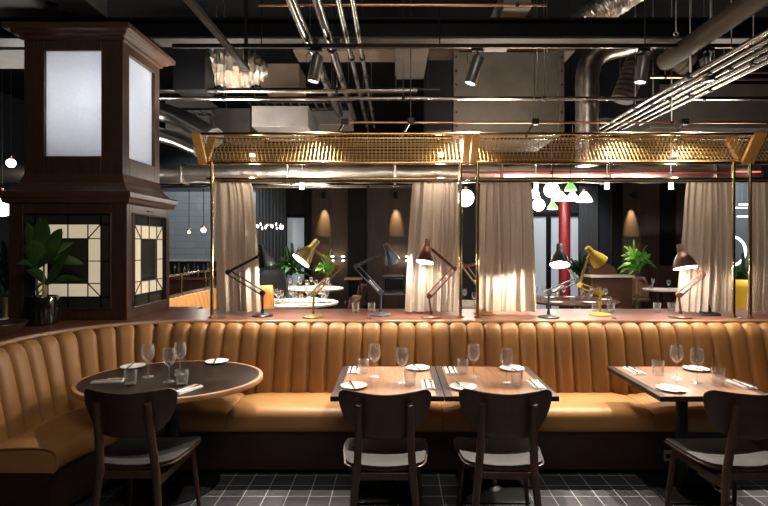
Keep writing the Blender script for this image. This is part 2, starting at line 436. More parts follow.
for i, (px, py) in enumerate(((369, 318.6), (614, 318.6), (739, 318.6))):
    g = G(px, py, ZC)
    o = MB().lathe([(0, 0), (.020, 0), (.020, .010), (.016, .012), (.015, .006), (0, .006)], g, 16).build('tealight', ['pewter'], loc=g)
    tag(o, ('small pale tealight dish on the counter beside the blue grey lamp', 'small pale tealight dish on the counter beside the yellow lamp', 'small pale tealight dish on the counter between two brass posts')[i], 'tealight', 'tealight dishes along the counter')

# ------------------------------------------------------------------ wooden lantern column
lc = thing('lantern_pillar', 'tall dark walnut lantern pillar with white glowing panels and stained glass', 'lantern', (-2.8, 4.7, ZC))
def frame_box(b, x0, x1, y0, y1, z0, z1, w):            # four corner stiles and rails of a box frame
    for x in (x0, x1-w):
        for y in (y0, y1-w): b.box(x, x+w, y, y+w, z0, z1)
# lower box
X0, X1, Y0, Y1 = -3.30, -2.29, 4.27, 5.08
b = MB()
ox0, ox1, oz0, oz1 = -3.177, -2.425, 1.133, 1.953
def panel_frame(b, side, a0, a1, z0, z1, o0, o1, p0, p1, y, t):
    """frame of boards round an opening; side 'y' = face at constant y, 'x' = at constant x"""
    for c0_, c1_, e0, e1 in ((a0, o0, z0, z1), (o1, a1, z0, z1), (o0, o1, z0, p0), (o0, o1, p1, z1)):
        if side == 'y': b.box(c0_, c1_, y, y+t, e0, e1)
        else: b.box(y, y+t, c0_, c1_, e0, e1)
panel_frame(b, 'y', X0, X1, ZC, 2.06, ox0, ox1, oz0, oz1, Y0, .04)
panel_frame(b, 'y', X0, X1, ZC, 2.06, ox0, ox1, oz0, oz1, Y1-.04, .04)
panel_frame(b, 'x', Y0+.04, Y1-.04, ZC, 2.06, 4.365, 5.0, oz0, oz1, X1-.04, .04)
panel_frame(b, 'x', Y0+.04, Y1-.04, ZC, 2.06, 4.365, 5.0, oz0, oz1, X0, .04)
b.box(X0+.02, X1-.02, Y0+.02, Y1-.02, 2.0, 2.06)
b.build('lower_case', 'walnut', parent=lc, bevel=.004)
def bead(x0, x1, y, z0, z1, side='y'):
    b = MB(); r = .008
    if side == 'y': pts = [(x0, y, z0), (x1, y, z0), (x1, y, z1), (x0, y, z1)]
    else: pts = [(y, x0, z0), (y, x1, z0), (y, x1, z1), (y, x0, z1)]
    for i in range(4): b.tube([pts[i], pts[(i+1) % 4]], r, 6)
    b.build('beading', 'walnut', parent=lc)
bead(ox0, ox1, Y0-.002, oz0, oz1); bead(4.365, 5.0, X1+.002, oz0, oz1, 'x')
def moulding(levels, name):
    """stack of rectangular rings: (z, overhang) from a base rectangle"""
    b = MB(); rows = []
    for z, x0, x1, y0, y1 in levels: rows.append([(x0, y0, z), (x1, y0, z), (x1, y1, z), (x0, y1, z)])
    b.sheet(rows, closed=True); b.add(rows[0], [(0, 1, 2, 3)]); b.add(rows[-1], [(3, 2, 1, 0)])
    return b.build(name, 'walnut_h', parent=lc, bevel=.003, smooth=False)
def lev(z, o, r=(X0, X1, Y0, Y1)): return (z, r[0]-o, r[1]+o, r[2]-o, r[3]+o)
U = (-3.227, -2.369, 4.349, 5.03)
moulding([lev(2.03, .005), lev(2.045, .035), lev(2.075, .040), lev(2.085, .058), lev(2.125, .060), lev(2.14, .05)] +
         [(2.145, X0-.01, X1+.01, Y0-.01, Y1+.01), (2.18, X0+.022, X1-.022, Y0+.022, Y1-.022), (2.22, X0+.05, X1-.05, Y0+.05, Y1-.05), (2.28, U[0]-.006, U[1]+.006, U[2]-.006, U[3]+.006), (2.30, *U)], 'ledge_moulding')
# upper lantern
b = MB()
ux0, ux1, uz0, uz1 = -3.053, -2.557, 2.454, 3.376
panel_frame(b, 'y', U[0], U[1], 2.29, 3.5, ux0, ux1, uz0, uz1, U[2], .05)
panel_frame(b, 'y', U[0], U[1], 2.29, 3.5, ux0, ux1, uz0, uz1, U[3]-.05, .05)
panel_frame(b, 'x', U[2]+.05, U[3]-.05, 2.29, 3.5, 4.46, 4.93, uz0, uz1, U[1]-.05, .05)
panel_frame(b, 'x', U[2]+.05, U[3]-.05, 2.29, 3.5, 4.46, 4.93, uz0, uz1, U[0], .05)
b.build('upper_case', 'walnut', parent=lc, bevel=.004)
MB().box(ux0, ux1, U[2]+.03, U[2]+.038, uz0, uz1).build('glowing_panel', 'panelglow', parent=lc, smooth=False)
MB().box(U[1]-.038, U[1]-.03, 4.46, 4.93, uz0, uz1).build('glowing_panel', 'panelglow', parent=lc, smooth=False)
light('lantern_lamp', 'AREA', (-2.80, 4.69, 2.97), 7.6, (.97, .97, 1), .22, target=(-2.80, 4.3, 2.97), parent=lc)
light('lantern_lamp', 'AREA', (-2.80, 4.69, 2.97), 7.6, (.97, .97, 1), .22, target=(-2.4, 4.69, 2.97), parent=lc)
moulding([lev(3.455, .004, U), lev(3.46, .022, U), lev(3.485, .026, U), lev(3.495, .06, U), lev(3.515, .072, U), lev(3.525, .108, U), lev(3.567, .115, U), lev(3.575, .105, U)], 'cornice')
# stained glass: cream squares, smoky centre and border, lead cames
def stained(side, a0, a1, c0_, c1_, i0, i1, z0, z1, cz0, cz1, iz0, iz1, y, sgn):
    sg = MB(); cr = MB(); ld = MB()
    def q(b, u0, u1, v0, v1, o=0, t=.006):
        if side == 'y': b.box(u0, u1, y+o, y+o+t, v0, v1)
        else: b.box(y-o-t, y-o, u0, u1, v0, v1)
    q(sg, a0, a1, z0, z1, .006)
    cm, zm = (i0+i1)/2, (iz0+iz1)/2
    for u0, u1, v0, v1 in ((c0_, i0, cz0, iz0), (c0_, i0, iz1, cz1), (i1, c1_, cz0, iz0), (i1, c1_, iz1, cz1),
                           (i0, cm, cz0, iz0), (cm, i1, cz0, iz0), (i0, cm, iz1, cz1), (cm, i1, iz1, cz1),
                           (c0_, i0, iz0, zm), (c0_, i0, zm, iz1), (i1, c1_, iz0, zm), (i1, c1_, zm, iz1)):
        q(cr, u0+.003, u1-.003, v0+.003, v1-.003, 0)
    w = .005
    def came(u0, v0, u1, v1):
        if side == 'y': ld.bar((u0, y-.002, v0), (u1, y-.002, v1), .008, .008, up=(0, 1, 0))
        else: ld.bar((y+.002, u0, v0), (y+.002, u1, v1), .008, .008, up=(1, 0, 0))
    for u in (c0_, i0, i1, c1_): came(u, z0, u, z1) if u in (c0_, c1_) else came(u, cz0, u, cz1)
    for v in (cz0, iz0, iz1, cz1): came(a0, v, a1, v) if v in (cz0, cz1) else came(c0_, v, c1_, v)
    for v0, v1 in ((z0, iz0), (iz1, z1)): came(cm, v0, cm, v1)
    for u0, u1 in ((a0, i0), (i1, a1)): came(u0, zm, u1, zm)
    for u0, u1, v0, v1 in ((c0_, i0, cz0, iz0), (c1_, i1, cz0, iz0), (c0_, i0, cz1, iz1), (c1_, i1, cz1, iz1)): came(u0, v0, u1, v1)
    p = sg.build('stained_glass', 'mirrorglass', parent=lc, smooth=False)
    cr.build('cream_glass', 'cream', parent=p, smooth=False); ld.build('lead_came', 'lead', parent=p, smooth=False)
stained('y', ox0, ox1, -3.083, -2.519, -2.972, -2.63, oz0, oz1, 1.236, 1.859, 1.351, 1.735, Y0+.015, 1)
stained('x', 4.365, 5.0, 4.42, 4.957, 4.535, 4.83, oz0, oz1, 1.236, 1.859, 1.351, 1.735, X1-.015, 1)
MB().box(X1, X1+.012, 4.62, 4.72, 1.985, 1.998).build('latch', 'iron', parent=lc, bevel=.003)

# ------------------------------------------------------------------ brass frame with luggage rack
YP = 4.40
rk = thing('luggage_rack', 'brass railed wire luggage rack on posts above the curtains', 'rack', (.7, YP, ZC))
FT, BT, BK = (4.25, 2.625), (4.41, 2.405), (4.62, 2.665)
XA, XB = -1.69, 4.25
MB().tube([(XA-.03, FT[0], FT[1]), (XB, FT[0], FT[1])], .013, 10).build('top_rail', 'brass', parent=rk)
MB().tube([(XA+.02, BK[0], BK[1]), (XB, BK[0], BK[1])], .011, 10).build('back_rail', 'brass', parent=rk)
MB().tube([(XA, BT[0], BT[1]), (XB, BT[0], BT[1])], .017, 10).build('bottom_rail', 'brass', parent=rk)
MB().tube([(-1.66, YP, 2.262), (XB, YP, 2.262)], .013, 10).build('curtain_rail', 'brass', parent=rk)
for px in (212, 460.5, 477.5, 733.5, 750): 
    x = (px-VX)*YP/F
    pb = MB().tube([(x, YP, ZC+.012), (x, YP, 2.41)], .0145, 12).build('post', 'brass', parent=rk)
    MB().lathe([(0, 0), (.034, 0), (.034, .008), (.02, .014), (.0, .014)], (x, YP, ZC), 16).build('post_foot', 'brass', parent=pb)
    MB().lathe([(0, 0), (.022, 0), (.022, .03), (.0, .03)], (x, YP, 2.247), 12).build('rail_joint', 'brass', parent=pb)
MB().tube([(-1.62, 4.60, 2.268), (XB, 4.60, 2.268)], .010, 8).build('curtain_rod', 'iron', parent=rk)
for x in (-1.60, .66, 3.08): MB().tube([(x, 4.41, 2.262), (x, 4.60, 2.268)], .008, 6).build('rod_bracket', 'iron', parent=rk)
def board(x, a, c, w=.085):
    pts = [Vector((x, a[0], a[1])), Vector((x, c[0], c[1]))]
    MB().bar(pts[0], pts[1], w, .035, up=(0, 1, 1)).build('bracket', 'oak', parent=rk, bevel=.004)
for x, w in ((-1.69, .075), (.62, .062), (.69, .062), (3.10, .105)):
    board(x, (FT[0]-.01, FT[1]+.01), (BT[0], BT[1]-.01), w); board(x, (BK[0]+.01, BK[1]+.01), (BT[0]+.02, BT[1]), w)
def wires(x0, x1, a, c, n):
    b = MB(); t = .0020
    k = int((x1-x0)/.034)
    for i in range(1, k):
        x = x0+(x1-x0)*i/k; b.bar((x, a[0], a[1]), (x, c[0], c[1]), t*2, t*2)
    for j in range(1, n):
        y = a[0]+(c[0]-a[0])*j/n; z = a[1]+(c[1]-a[1])*j/n; b.bar((x0, y, z), (x1, y, z), t*2, t*2)
    b.build('wire_mesh', 'wire', parent=rk, smooth=False)
for x0, x1 in ((-1.65, .59), (.725, 3.05), (3.15, XB)):
    wires(x0, x1, FT, BT, 8); wires(x0, x1, BK, BT, 9)
for i, px in enumerate((252, 441, 675)):  # lamps added where glints show through the wire; they also brighten the curtains
    x = (px-VX)*4.42/F
    sp_ = thing('rack_glint_light', ('added small white lamp for a glint in the wire rack nearest the lantern pillar', 'added small white lamp for a glint in the wire rack near its middle bracket', 'added small white lamp for a glint in the wire rack above the brown curtain')[i], 'light', (x, 4.44, 2.49), 'added small lamps in the wire rack')
    MB().tube([(x-.025, 4.44, 2.485), (x+.025, 4.44, 2.485)], .016, 10).build('housing', 'white', parent=sp_)
    MB().tube([(x-.022, 4.432, 2.476), (x+.022, 4.432, 2.476)], .012, 8).build('lens', 'led', parent=sp_)
    light('rack_fill', 'POINT', (x, 4.40, 2.30), 5, (1, .86, .68), .03, parent=sp_)

# ------------------------------------------------------------------ curtains
def curtain(t0, t1, b0, b1, label, seed, n, d=4.63, zb=ZC+.024):
    rnd = random.Random(seed); ph = [rnd.uniform(0, 6.28) for _ in range(4)]
    NU = n*16; NV = 18; rows = []
    zt = 2.275
    for j in range(NV+1):
        v = j/NV; z = zt+(zb-zt)*v; amp = .016+.030*min(1, v*2.2)
        px0 = t0+(b0-t0)*v**.8; px1 = t1+(b1-t1)*v**.45
        r = []
        for i in range(NU+1):
            u = i/NU
            w = u+.012*math.sin(2*PI*u*2+ph[0])+.006*math.sin(9*v+ph[1])*math.sin(PI*u)
            fw = 2*PI*n*u+ph[2]+1.4*math.sin(2*PI*1.35*u+ph[3])+.7*math.sin(2.6*v+6*u+ph[0])*v
            y = d+amp*math.sin(fw)*(.62+.38*math.sin(2*PI*1.7*u+ph[1]+1.5*v))+amp*.30*math.sin(1.73*fw+ph[0]+2.0*v)
            x = (px0+(px1-px0)*w-VX)*d/F
            r.append((x, y, z))
        rows.append(r)
    root = thing('curtain', label, 'curtain', ((t0+t1)/2*d/F-VX*d/F, d, zb), 'beige linen curtains on the brass frame')
    MB().sheet(rows).build('cloth', 'curtain', parent=root, ang=180)
    hd = []
    for z in (2.296, 2.262):
        hd.append([(x, y-.004, z) for x, y, _ in rows[0]])
    MB().sheet(hd).build('heading_tape', 'curtain', parent=root, ang=180)
curtain(214, 250, 216, 260, 'beige linen curtain tied beside the lantern pillar, behind the black lamp', 1, 5)
curtain(413, 458, 405, 459, 'beige linen curtain behind the copper brown desk lamp', 2, 6)
curtain(480, 530, 476, 537, 'beige linen curtain right of the brass post pair, glowing at its foot', 3, 6)
curtain(686, 732, 675, 735, 'beige linen curtain behind the brown lamp and black lamp base', 4, 7)
curtain(752, 800, 748, 804, 'beige linen curtain at the far right end of the frame', 5, 8)

# ------------------------------------------------------------------ desk lamps
def desk_lamp(d, base, shoulder, elbow, head, neck, mouth, mdy, mr, m, label, lit=True, zc=ZC, power=25, br=.095, lean=0.0):
    B = P(*base, d); B.z = zc; d = d+lean
    root = thing('desk_lamp', label, 'lamp', B, 'spring arm desk lamps along the counter')
    S, E, Hd = P(*shoulder, d), P(*elbow, d), P(*head, d)
    MB().lathe([(0, 0), (br, 0), (br, .010), (br*.92, .017), (br*.35, .026), (.017, .032), (.014, .06), (0, .06)], B, 28).build('base', m, parent=root)
    MB().tube([B+Vector((0, 0, .05)), B.lerp(S, .85), S], [.010, .010, .011], 10).build('post', m, parent=root)
    def arm(a, c, nm, gap):
        t = (c-a).normalized(); n = Vector((-t.z, 0, t.x))
        b = MB()
        b.tube([a+n*gap, c+n*gap], .0065, 8); b.tube([a-n*gap, c-n*gap], .0065, 8)
        return b.build(nm, m, parent=root), t, n
    la, t, n = arm(S, E, 'lower_arm', .020)
    # spring beside the lower arm
    L = (E-S).length; pts = []
    for i in range(64):
        f = i/63; a = f*2*PI*9
        pts.append(S+t*(.03+L*.38*f)+Vector((0, -.018, 0))+n*.011*math.cos(a)+Vector((0, 1, 0))*.011*math.sin(a))
    MB().tube(pts, .0032, 5).build('spring', 'steel', parent=la)
    arm(E, Hd, 'upper_arm', .006)
    for p, r in ((S, .024), (E, .021), (Hd, .014)):
        MB().tube([p-Vector((0, .016, 0)), p+Vector((0, .016, 0))], r, 14).build('joint', m, parent=root)
    NK = P(*neck, d); MO = P(*mouth, d)+Vector((0, mdy, 0))
    ax = MO-NK; L = ax.length; ax.normalize()
    k = mr
    out = [(0.0, 0), (.026, 0), (.030, .008), (.030, L*.30), (.034, L*.36), (k*.62, L*.52), (k*.82, L*.70), (k*.95, L*.88), (k, L)]
    inn = [(k-.003, L), (k*.93-.003, L*.88), (k*.80-.003, L*.70), (k*.58, L*.52), (.030, L*.40), (0, L*.38)]
    sh = MB().lathe(out[:1]+out[1:]+[(k-.002, L)], NK, 32, axis=ax); sh.f.pop()
    sh = sh.build('lamp_shade', m, parent=root, ang=60)
    mi = MB().lathe(inn, NK, 32, axis=ax); mi.f.pop() if len(mi.f[-1]) > 4 else None
    mi = MB(); 
    vs = MB().lathe(inn, NK, 32, axis=ax)
    vs.f = [f_ for f_ in vs.f if len(f_) == 4]; vs.m = vs.m[:len(vs.f)]
    vs.build('reflector', 'shadein', parent=sh, ang=60)
    MB().tube([Hd, NK+ax*L*.25], .007, 6).build('yoke', m, parent=root)
    # bulb
    C = NK+ax*L*.70
    bl = MB().lathe([(0, -.05), (.013, -.05), (.014, -.022), (.030, .002), (.032, .018), (.022, .036), (0, .042)], C, 16, axis=ax)
    bl.build('bulb', 'bulb' if lit else 'white', parent=sh)
    if lit:
        light('desk_bulb', 'POINT', NK+ax*(L*.93), power, (1, .90, .76), .035, parent=root)
    return root
for nm, c, r, mt in (('l_black', (.007, .007, .008), .35, .2), ('l_gold', (.23, .165, .052), .32, .35), ('l_grey', (.045, .057, .066), .35, .2), ('l_copper', (.11, .042, .026), .3, .4),
                     ('l_dark', (.05, .058, .062), .3, .3), ('l_yellow', (.38, .255, .030), .35, 0), ('l_brown', (.11, .050, .035), .35, .2), ('l_bronze', (.25, .11, .04), .3, .5)):
    M[nm] = mat('lamp_paint_'+nm[2:], c, rough=r, metal=mt)
desk_lamp(4.50, (262.5, 316), (262.5, 293), (228, 272), (257, 257), (261, 244), (267, 266), .02, .078, 'l_black', 'black spring arm desk lamp in front of the curtain beside the lantern pillar', power=14)
desk_lamp(4.42, (313, 317), (314, 293), (338.5, 267), (315, 251), (317.5, 240.5), (302.5, 260.5), -.08, .088, 'l_gold', 'gold spring arm desk lamp lit, shade turned to the left')
desk_lamp(4.55, (380.5, 315), (381, 293), (356, 266), (379, 255), (385.5, 244), (393, 263), .03, .076, 'l_grey', 'blue grey spring arm desk lamp, shade turned away, beside two tumblers', power=9)
desk_lamp(4.42, (431, 317.5), (429, 296), (454.4, 268.5), (432.8, 250), (428, 239.5), (424.4, 262), -.045, .078, 'l_copper', 'copper brown desk lamp lit, in front of a curtain and left of the post pair')
desk_lamp(4.42, (548.6, 317.5), (548.8, 292), (577, 280), (564, 262), (559.5, 244.5), (557, 264.5), -.075, .086, 'l_dark', 'dark grey desk lamp lit, between glowing curtain and yellow lamp')
desk_lamp(4.55, (600, 315), (600.5, 293), (579, 285), (588, 258), (587, 247.5), (601.5, 262.5), .03, .078, 'l_yellow', 'bright yellow spring arm desk lamp with shade turned away', lit=False)
desk_lamp(4.42, (680.5, 317), (679, 295), (702.5, 274.5), (689, 263), (680, 244.5), (682, 267.5), -.05, .098, 'l_brown', 'brown desk lamp lit, leaning in front of the right curtain')
# lamps standing behind the curtains: bases show under the hems
desk_lamp(4.61, (484, 315), (484, 292), (464.5, 266), (490, 262), (500, 256), (502, 276), -.02, .078, 'l_bronze', 'bronze desk lamp half hidden behind the glowing curtain, joint showing in the gap', power=38, lean=.24)
desk_lamp(4.61, (709, 314), (709, 292), (722, 276), (716, 262), (718, 252), (723, 271), .0, .078, 'l_black', 'black desk lamp behind the brown lamp curtain, only its round base showing', power=12, lean=.24)

# tumblers on the counter
gu = []
tum = thing('tumbler', '', 'tumbler')
MB().lathe([(0, 0), (.028, 0), (.031, .004), (.036, .088), (.0345, .089), (.030, .012), (0, .010)], (0, 0, 0), 20).build('glass', 'glass', parent=tum)
# top level mesh is enough for a plain tumbler: use the mesh itself
tm = tum.children[0].data; bpy.data.objects.remove(tum.children[0]); bpy.data.objects.remove(tum)
def tumbler(loc, label, group, s=1.0, name='tumbler'):
    o = bpy.data.objects.new(name, tm); COL.objects.link(o); o.location = loc; o.scale = (s, s, s)
    return tag(o, label, 'tumbler', group)
for px, lab in ((355.5, 'clear tumbler on the counter left of the blue grey lamp base'), (371.5, 'clear tumbler on the counter close behind the blue grey lamp base'),
                (595.5, 'clear tumbler on the counter close behind the yellow lamp base'), (611, 'clear tumbler on the counter right of the yellow lamp base'),
                (657, 'clear tumbler on the counter under the far small table'), (671.5, 'clear tumbler on the counter left of the brown lamp post')):
    tumbler(G(px, 312.0, ZC), lab, 'tumblers on the counter', 1.0)

# pot plant on counter
pp = G(42, 324.5, ZC)
pl = thing('potted_plant', 'green broad leaved plant in a ribbed black pot on the left counter', 'plant', pp)
MB().lathe([(0, 0), (.095, 0), (.114, .02), (.120, .12), (.118, .215), (.114, .23), (.106, .23), (.106, .20), (0, .195)], pp, 48, wob=lambda a, z: 1+.018*math.cos(a*24)).build('pot', 'potblack', parent=pl)
MB().lathe([(0, .204), (.105, .204), (.105, .198), (0, .198)], pp, 20).build('soil', 'soil', parent=pl)
def leaf(b, base, tip, w, droop=.0, side=None, seg=7):
    base, tip = Vector(base), Vector(tip); t = tip-base
    s = side if side is not None else t.cross(Vector((0, -1, .3)))
    s = Vector(s).normalized(); nn = t.normalized().cross(s)
    rows = []
    for i in range(seg+1):
        f = i/seg; c = base+t*f+Vector((0, 0, droop*math.sin(PI*f)*1.0-droop*.6*f*f)); ww = w*math.sin(PI*min(1, f*.93+.07))**.8
        rows.append([c-s*ww*.5+nn*ww*.10, c-nn*ww*.03, c+s*ww*.5+nn*ww*.10])
    b.sheet(rows)
stems = MB(); fol = MB()
d0 = pp.y
S1, S2, S3 = P(36, 268, d0), P(44, 262, d0-.02), P(46, 284, d0+.02)
for sp0, dx in ((S1, -.03), (S2, .01), (S3, .03)):
    stems.tube([pp+Vector((dx, 0, .15)), (pp+Vector((dx, 0, .15)))*.5+sp0*.5, sp0], [.011, .009, .007], 8)
stems.build('cane', 'stem', parent=pl)
for sb, tips in ((S2, ((45, 216, 0, .09), (62, 226, -.05, .12), (84, 262, .06, .085), (30, 238, -.06, .09), (74, 240, .1, .08))),
                 (S1, ((27, 220, .05, .10), (24, 243, -.1, .10), (40, 214, -.04, .10), (16, 262, -.02, .05), (58, 252, -.14, .09))),
                 (S3, ((63, 262, -.08, .10), (26, 268, -.08, .08), (70, 248, -.1, .085), (82, 278, 0, .06), (34, 290, -.16, .06)))):
    for tx, ty, dy, w in tips: leaf(fol, sb, P(tx, ty, d0+dy), w, .03)
fol.build('foliage', 'leaf', parent=pl, ang=180)
# pewter bowl at the far left of the counter
bw = MB().lathe([(0, 0), (.10, 0), (.15, .03), (.20, .085), (.205, .09), (.195, .09), (.14, .04), (.09, .012), (0, .012)], (-2.83, 3.52, ZC), 36).build('bowl', 'pewter', loc=(-2.83, 3.52, ZC))
tag(bw, 'pewter grey bowl at the left end of the counter before the pillar', 'bowl')

# ------------------------------------------------------------------ chairs
ch = thing('dining_chair', '', 'chair')
def rounded(pts, r=.03, n=5):
    out = []; k = len(pts)
    for i in range(k):
        p = Vector(pts[i]); a = Vector(pts[i-1]); c = Vector(pts[(i+1) % k])
        rr = min(r, (a-p).length*.45, (c-p).length*.45)
        q0 = p+(a-p).normalized()*rr; q1 = p+(c-p).normalized()*rr
        for j in range(n+1):
            f = j/n; out.append(tuple((q0*(1-f)+p*f)*(1-f)+(q1*f+p*(1-f))*f))
    return out
seat_out = rounded([(-.222, -.215), (0, -.238), (.222, -.215), (.258, .06), (.245, .215), (-.245, .215), (-.258, .06)], .07)
def seat_z(x, y): return .020*(x/.24)**2+.010*max(0, -y/.2)**2-.015*max(0, (y-.1)/.12)**2
def seat_mesh(scale, z0, z1):
    b = MB(); n = len(seat_out); rings = []
    for k, (sc_, z) in enumerate(((.0, z0), (.5, z0), (.9, z0), (1, z0+.004), (1, z1-.004), (.97, z1), (.5, z1), (0.0, z1))):
        rings.append([(x*sc_*scale, y*sc_*scale, z+seat_z(x*sc_, y*sc_)) for x, y in seat_out])
    b.sheet(rings, closed=True); return b
seat_mesh(1, .432, .448).build('seat', 'chairwood', parent=ch)
seat_mesh(.965, .446, .464).build('seat_pad', 'seatpad', parent=ch)
# backrest plate
bo = [(-.13, .640), (0, .632), (.13, .640), (.205, .70), (.248, .80), (.255, .875), (.225, .902), (.12, .893), (0, .885), (-.12, .893), (-.225, .902), (-.255, .875), (-.248, .80), (-.205, .70)]
bo = rounded(bo, .05, 4)
def by(x, z): return -.262-.045*(z-.64)/.26+.075*(x/.25)**2
b = MB(); n = len(bo); rings = []
cz = .78
for k, (sc_, o) in enumerate(((0, -.007), (.4, -.007), (.75, -.007), (.97, -.007), (1, -.004), (1, .004), (.97, .007), (.75, .007), (.4, .007), (0, .007))):
    rings.append([(x*sc_, by(x*sc_, cz+(z-cz)*sc_)+o, cz+(z-cz)*sc_) for x, z in bo])
b.sheet(rings, closed=True).build('backrest', 'chairwood', parent=ch)
for s in (-1, 1):
    b = MB()
    pts = [(s*.134, -.318, .840), (s*.135, -.308, .78), (s*.139, -.284, .64), (s*.150, -.255, .45), (s*.180, -.28, .15), (s*.200, -.305, 0)]
    b.tube(pts, [.019, .021, .022, .022, .018, .014], 10); b.build('rear_leg', 'legwood', parent=ch)
    b = MB(); b.tube([(s*.185, .15, .435), (s*.205, .175, .2), (s*.22, .195, 0)], [.019, .016, .011], 10); b.build('front_leg', 'legwood', parent=ch)
    b = MB(); b.bar((s*.155, -.255, .385), (s*.188, .155, .40), .02, .045); b.build('side_rail', 'legwood', parent=ch, bevel=.004)
MB().bar((-.185, .15, .405), (.185, .15, .405), .02, .045).build('front_rail', 'legwood', parent=ch, bevel=.004)
MB().bar((-.15, -.232, .424), (.15, -.232, .424), .02, .040).build('back_rail', 'legwood', parent=ch, bevel=.004)
uc = []
CH = 'dark wood chairs with black seats facing the banquette'
place(ch, uc, (-1.455, 2.97, 0), 'dark wooden chair with black seat at the oval table', CH, rz=.02)
place(ch, uc, (-.055, 2.95, 0), 'dark wooden chair with black seat, left of the middle pair at the joined tables', CH)
place(ch, uc, (.61, 2.96, 0), 'dark wooden chair with black seat, right of the middle pair at the joined tables', CH, rz=-.03)
place(ch, uc, (1.925, 2.95, 0), 'dark wooden chair with black seat at the square table near the socket', CH, rz=.03)

# ------------------------------------------------------------------ tables
ZT = .75
tb = thing('dining_table', '', 'table')
hw, hd_ = .351, .385
b = MB(); bw_ = .05
for x0, x1, y0, y1 in ((-hw, -hw+bw_, -hd_, hd_), (hw-bw_, hw, -hd_, hd_), (-hw+bw_, hw-bw_, -hd_, -hd_+.02), (-hw+bw_, hw-bw_, hd_-.02, hd_)): b.box(x0, x1, y0, y1, ZT-.032, ZT)
b.build('top_frame', 'tframe', parent=tb, bevel=.003)
MB().box(-hw+bw_-.002, hw-bw_+.002, -hd_+.018, hd_-.018, ZT-.03, ZT-.0005).build('top_veneer', 'inlay', parent=tb, smooth=False)
MB().lathe([(0, .03), (.045, .03), (.040, .05), (.038, .68), (.06, .70), (.12, .712), (.12, .718), (0, .718)], (0, 0, 0), 20).build('pedestal', 'iron', parent=tb)
MB().box(-.22, .22, -.22, .22, .0, .014).build('base_plate', 'iron', parent=tb, bevel=.006)
MB().lathe([(0, .014), (.075, .014), (.05, .03), (.045, .06), (0, .06)], (0, 0, 0), 20).build('base_boss', 'iron', parent=tb)
ut = []; TG = 'square veneered tables in front of the banquette'
place(tb, ut, (-.047, 3.455, 0), 'square brown veneered table, left one of the joined pair', TG)
place(tb, ut, (.659, 3.455, 0), 'square brown veneered table, right one of the joined pair', TG)
place(tb, ut, (1.978, 3.45, 0), 'square brown veneered table standing alone above the socket', TG)
rt = thing('oval_table', 'dark oval table with a light wood rim at the curved corner', 'table', (-1.565, 3.51, 0))
A_, B_ = .625, .525
def ell(a, b_, n=72): return [(-1.565+a*math.cos(2*PI*i/n), 3.51+b_*math.sin(2*PI*i/n)) for i in range(n)]
MB().poly(ell(A_-.028, B_-.028), ZT-.03, ZT).build('table_top', 'tblack', parent=rt)
rows = []
for o, z in ((-.028, ZT-.001), (-.026, ZT+.001), (-.004, ZT-.001), (.0, ZT-.008), (.0, ZT-.026), (-.006, ZT-.033), (-.03, ZT-.033), (-.028, ZT-.001)):
    rows.append([(x, y, z) for x, y in ell(A_+o, B_+o)])
MB().sheet(rows, closed=True).build('rim', 'edgewood', parent=rt)
MB().lathe([(0, .03), (.055, .03), (.045, .06), (.042, .68), (.08, .70), (.16, .712), (.16, .72), (0, .72)], (-1.565, 3.51, 0), 20).build('pedestal', 'iron', parent=rt)
MB().lathe([(0, 0), (.32, 0), (.32, .010), (.29, .016), (.08, .03), (0, .03)], (-1.565, 3.51, 0), 40).build('base_disc', 'iron', parent=rt)

# ------------------------------------------------------------------ table ware
wg = bpy.data.meshes
def wine_mesh():
    b = MB()
    b.lathe([(0, 0), (.034, 0), (.034, .002), (.010, .006), (.0042, .014), (.0036, .085), (.006, .095), (.022, .106), (.036, .130), (.039, .152), (.036, .180), (.031, .205),
             (.0298, .205), (.0345, .180), (.0375, .152), (.0345, .131), (.021, .109), (0, .099)], (0, 0, 0), 24)
    o = b.build('wine_glass', 'glass', ang=60); me = o.data; bpy.data.objects.remove(o); return me
WM = wine_mesh()
def wine(loc, label, s=1.12):
    o = bpy.data.objects.new('wine_glass', WM); COL.objects.link(o); o.location = loc; o.scale = (s, s, s)
    tag(o, label, 'wine glass', 'stemmed wine glasses on the tables')
pr = MB().lathe([(0, 0), (.05, 0), (.055, .004), (.085, .012), (.088, .015), (.083, .0155), (.055, .008), (.05, .006), (0, .006)], (0, 0, 0), 32).build('side_plate', 'white')
PM = pr.data; bpy.data.objects.remove(pr)
def plate(loc, label):
    o = bpy.data.objects.new('side_plate', PM); COL.objects.link(o); o.location = loc
    tag(o, label, 'plate', 'white side plates on the tables')
def knife(a, c, label, z=0.018, nm='butter_knife'):
    a, c = Vector(a), Vector(c); t = (c-a).normalized(); L = (c-a).length; s = Vector((-t.y, t.x, 0)); mid = a
    root = thing(nm, label, 'knife', (a.x, a.y, a.z), 'cutlery on the tables')
    up = Vector((0, 0, z))
    h = MB(); h.bar(a+up, a+t*L*.45+up, .010, .006); h.build('handle', 'handle', parent=root, bevel=.002)
    bl = [(a+t*L*.45+up+s*.005), (a+t*L*.92+up+s*.009), (c+up), (c+up-s*.006), (a+t*L*.45+up-s*.005)]
    b = MB(); n = len(bl); b.add([p for p in bl]+[p+Vector((0, 0, .002)) for p in bl], [tuple(range(n-1, -1, -1)), tuple(range(n, 2*n))]+[(i, (i+1) % n, (i+1) % n+n, i+n) for i in range(n)])
    b.build('blade', 'cutlery', parent=root)
